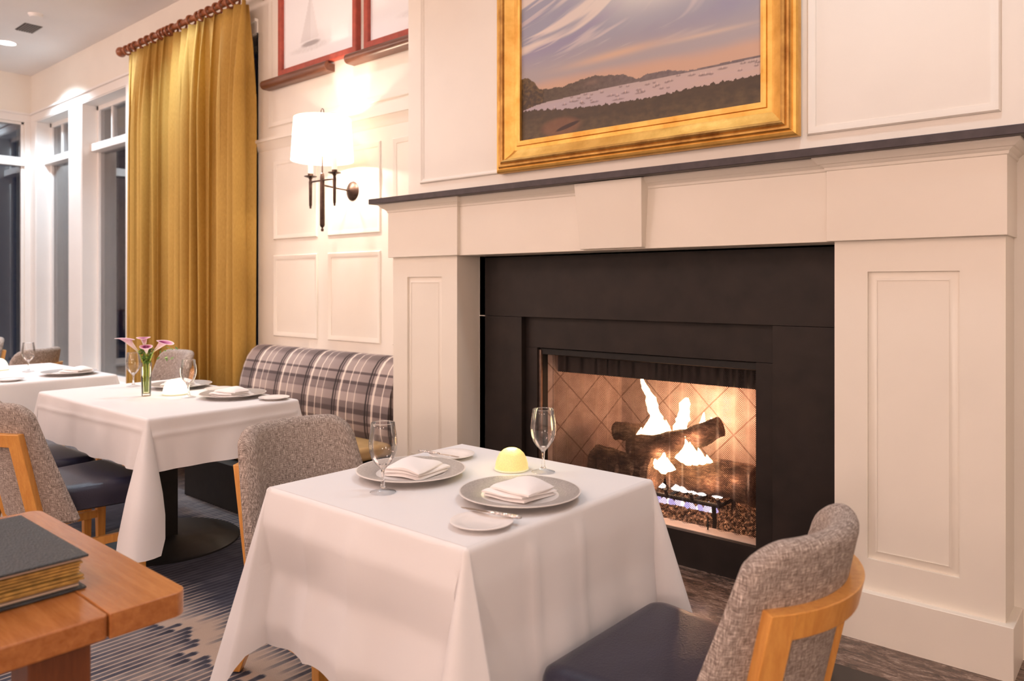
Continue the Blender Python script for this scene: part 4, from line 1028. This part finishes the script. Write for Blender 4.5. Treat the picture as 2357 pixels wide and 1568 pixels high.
def calla(base, head, tilt, rz, size, label):
    b, h_ = Vector(base), Vector(head)
    t = thing('calla_lily', label, 'flower', base, group='calla lilies in the slim vase')
    md = Vector((VX + (h_.x - VX) * .35, VY + (h_.y - VY) * .35, ZK + .165))
    MB().tube([b, b.lerp(md, .5), md, md.lerp(h_, .6), h_], [.0035, .0035, .0035, .004, .0045], 8).build('stem', M['stemgreen'], t)
    P = []; UV = []
    for j in range(15):
        v = j / 14; row = []; uv = []
        for i in range(29):
            a = -PI * 1.08 + 2 * PI * 1.08 * i / 28
            flare_ = .10 + .55 * v ** 1.3 + .42 * sm(.6, 1, v) * (.6 + .4 * math.cos(a))
            top = 1.0 + .35 * math.cos(a) * sm(.4, 1, v)
            z = v * top * (1 - .20 * sm(.75, 1, v)); rr = flare_ * .40; z *= 1.3
            row.append((rr * math.cos(a), rr * math.sin(a), z)); uv.append((i / 28, v))
        P.append(row); UV.append(uv)
    mb = MB().grid(P, uv=UV); m = Matrix.Translation(h_ - Vector((0, 0, .004))) @ Matrix.Rotation(rz, 4, 'Z') @ Matrix.Rotation(tilt, 4, 'Y') @ Matrix.Scale(size, 4)
    mb.xf(m).build('petal', M['petal'], t, angle=80, recalc=False)
vb = (VX, VY, ZK + .02)
calla((VX - .005, VY - .005, ZK + .02), (VX - .022, VY - .026, ZK + .226), .70, math.radians(-120), .094, 'pale pink calla lily tipping away from the curtain in the vase')
calla((VX, VY + .006, ZK + .02), (VX - .002, VY - .004, ZK + .248), .85, math.radians(-30), .090, 'topmost pink and purple calla lily in the vase')
calla((VX + .006, VY - .004, ZK + .02), (VX + .014, VY - .004, ZK + .218), 1.0, math.radians(-26), .086, 'purple throated calla lily lowest at the front of the bunch')
calla((VX + .004, VY + .004, ZK + .02), (VX + .026, VY + .024, ZK + .230), 1.0, math.radians(12), .100, 'pink calla lily leaning out toward the gold curtain')
mb = MB(); rnd = random.Random(4)
for k in range(120):
    a = rnd.uniform(0, 6.28); q = rnd.random(); c = Vector((VX + .002 + math.cos(a) * (.012 + .035 * q * rnd.random()), VY + math.sin(a) * (.012 + .035 * q * rnd.random()), ZK + .165 + .085 * q))
    if k % 8 == 0: c += Vector((.045 + .05 * rnd.random(), .045 + .05 * rnd.random(), .02))
    d = Vector((rnd.uniform(-1, 1), rnd.uniform(-1, 1), rnd.uniform(-.2, 1))).normalized() * .014; s_ = d.cross(Vector((rnd.uniform(-1, 1), rnd.uniform(-1, 1), 1))).normalized() * .006
    mb.add([tuple(c - d), tuple(c + s_), tuple(c + d), tuple(c - s_)], [(0, 1, 2, 3)])
for k in range(6): mb.tube([(VX, VY, ZK + .03), (VX + .004 * (k - 3), VY + .003 * (k % 3), ZK + .20)], .0018, 6)
mb.build('filler_greenery', M['leafgreen'], vs, flat=True)

# ------------------------------------------------------------------ wooden desk and ledger
dk = thing('wooden_desk', 'cherry wooden desk with rounded corners carrying the black ledger', 'desk', (-1.8, .1, 0))
DX0, DX1, DY0, DY1, DZ = -2.205, -1.408, -1.1, .700, .745
def rrect(x0, x1, y0_, y1_, r, corners=(1, 1, 1, 1), n=8):
    pts = []
    for (cx, cy, a0), on in zip(((x1, y1_, 0), (x0, y1_, 90), (x0, y0_, 180), (x1, y0_, 270)), corners):
        q = r if on else .002
        sx = -1 if cx == x1 else 1; sy = -1 if cy == y1_ else 1
        for k in range(n + 1):
            a = math.radians(a0 + 90 * k / n); pts.append((cx + sx * q + q * math.cos(a), cy + sy * q + q * math.sin(a)))
    return pts
MB().loft([[(x, y, z) for x, y in rrect(DX0, DX1, .5575, DY1, .028, (1, 1, 0, 0))] for z in (DZ - .045, DZ)]).build('end_board', M['desk'], dk, bevel=.004, segs=3)
MB().loft([[(x, y, z) for x, y in rrect(DX0 + .002, DX1 - .002, DY0, .557, .01)] for z in (DZ - .045, DZ - .0015)]).build('top_board', M['desk'], dk, bevel=.004, segs=3)
for x0, x1, ya, yb_ in ((-1.545, -1.455, .445, .545), (-2.16, -2.07, .445, .545), (-1.545, -1.455, -1.0, -.9), (-2.16, -2.07, -1.0, -.9)):
    MB().box(x0, x1, ya, yb_, 0, DZ - .046).build('leg', M['deskdark'], dk, bevel=.004)
bk = thing('ledger_book', 'thick black leather ledger with ragged golden pages lying on the desk', 'book', (-1.75, .5, DZ))
BX0, BX1, BY0, BY1 = -1.935, -1.560, .315, .575
MB().box(BX0, BX1, BY0, BY1, DZ + .001, DZ + .005).build('back_cover', M['cover'], bk, bevel=.001)
MB().box(BX0, BX1 + .004, BY0, BY1 + .003, DZ + .061, DZ + .066).build('front_cover', M['cover'], bk, bevel=.0015)
pgm = plain('gilded_page_edge', (.42, .26, .07), .5, var=.35, vs=60); pgm2 = plain('page_gap_shade', (.10, .05, .018), .7, var=.4, vs=40); pgw = plain('page_tab', (.6, .47, .36), .7)
rnd = random.Random(2)
for k in range(9):
    z = DZ + .0058 + k * .0061; ins = rnd.uniform(.003, .012)
    MB().box(BX0 + .01, BX1 - ins, BY0, BY1 - ins * .8, z, z + .0036).build('page', pgm if k % 8 else pgw, bk)
MB().box(BX0 + .012, BX1 - .034, BY0, BY1 - .03, DZ + .005, DZ + .061).build('page_block', pgm2, bk)  # recessed core coloured dark to paint shade into the gaps between pages

# ------------------------------------------------------------------ light
def lamp(kind, name, loc, energy, col, **kw):
    l = bpy.data.lights.new(name, kind); l.energy = energy; l.color = col
    for a, v in kw.items(): setattr(l, a, v)
    o = bpy.data.objects.new(name, l); COL.objects.link(o); o.location = loc; return o
WHT, WRM = (.78, .97, 1.13), (1.0, .72, .64)
for x, y, e in [(-9.467, 2.691, 260), (-7.6, 2.72, 190), (-6.25, 2.74, 130), (-6.7, 1.6, 60), (-6.7, -.9, 100), (-4.2, 2.35, 72), (-3.3, .9, 62), (-3.9, -1.6, 55), (-2.4, 2.5, 26), (-.75, 2.45, 80), (-1.3, -1.5, 20), (.6, 1.4, 40), (-9.4, .2, 150), (.9, -1.6, 25)]:
    lamp('SPOT', 'downlight_beam', (x, y, ZC - .03), e, WHT, spot_size=math.radians(110 if x > -9.45 else 128), spot_blend=.35 if x < -9.45 else .8, shadow_soft_size=.09)
for x, y, z, e in [(-9.2, -4.6, 2.5, 90), (-6.8, -4.6, 2.5, 60), (-4.5, -4.6, 2.5, 20), (-1.8, -4.6, 2.2, 45), (1.0, -4.4, 1.9, 185)]:
    lamp('POINT', 'warm_side_fill', (x, y, z), e, WRM, shadow_soft_size=.22)  # added warm fill out of view to the south, not actual fittings
for x, y, z, e in [(-8.0, -.6, 3.4, 120), (-5.0, -1.4, 3.4, 95), (-1.6, -2.0, 3.4, 75)]:
    lamp('POINT', 'warm_ceiling_fill', (x, y, z), e, WRM, shadow_soft_size=.3)  # added high fill to brighten ceiling and room, no pendants hang here
lamp('POINT', 'warm_side_fill', (2.3, -1.5, 2.0), 45, (1, .80, .70), shadow_soft_size=.22)  # added unseen fill from the east side
for dx in (-.135, .135):
    lamp('POINT', 'sconce_bulb', (SX + dx, SY, 2.25), 22, (1.0, .78, .60), shadow_soft_size=.025)
for x, y, z, e in [(-2.03, 3.60, .62, 2.6), (-1.80, 3.66, .66, 8), (-1.78, 3.40, .56, 2.2), (-1.93, 3.385, .47, 1.6), (-1.70, 3.40, .36, 1.3), (-1.95, 3.40, .33, 1.1), (-1.55, 3.42, .40, .9)]:
    lamp('POINT', 'fire_glow', (x, y, z), e, (1.0, .54, .34), shadow_soft_size=.04)
lamp('POINT', 'lamp_glow', (-1.532, 1.782, ZK + .09), .5, (1.0, .8, .4), shadow_soft_size=.03)
lamp('POINT', 'lamp_glow', (-3.925, 1.878, ZK + .11), .8, (1.0, .9, .6), shadow_soft_size=.03)

w = bpy.data.worlds.new('night_sky'); SC.world = w; w.use_nodes = True
w.node_tree.nodes['Background'].inputs[0].default_value = (.010, .016, .040, 1); w.node_tree.nodes['Background'].inputs[1].default_value = 1.0
SC.view_settings.view_transform = 'Standard'; SC.view_settings.look = 'None'; SC.view_settings.exposure = -0.22; SC.view_settings.gamma = 1.0
SC.view_settings.use_curve_mapping = False
SC.cycles.max_bounces = 10; SC.cycles.transparent_max_bounces = 24; SC.cycles.diffuse_bounces = 5; SC.cycles.sample_clamp_indirect = 6.0
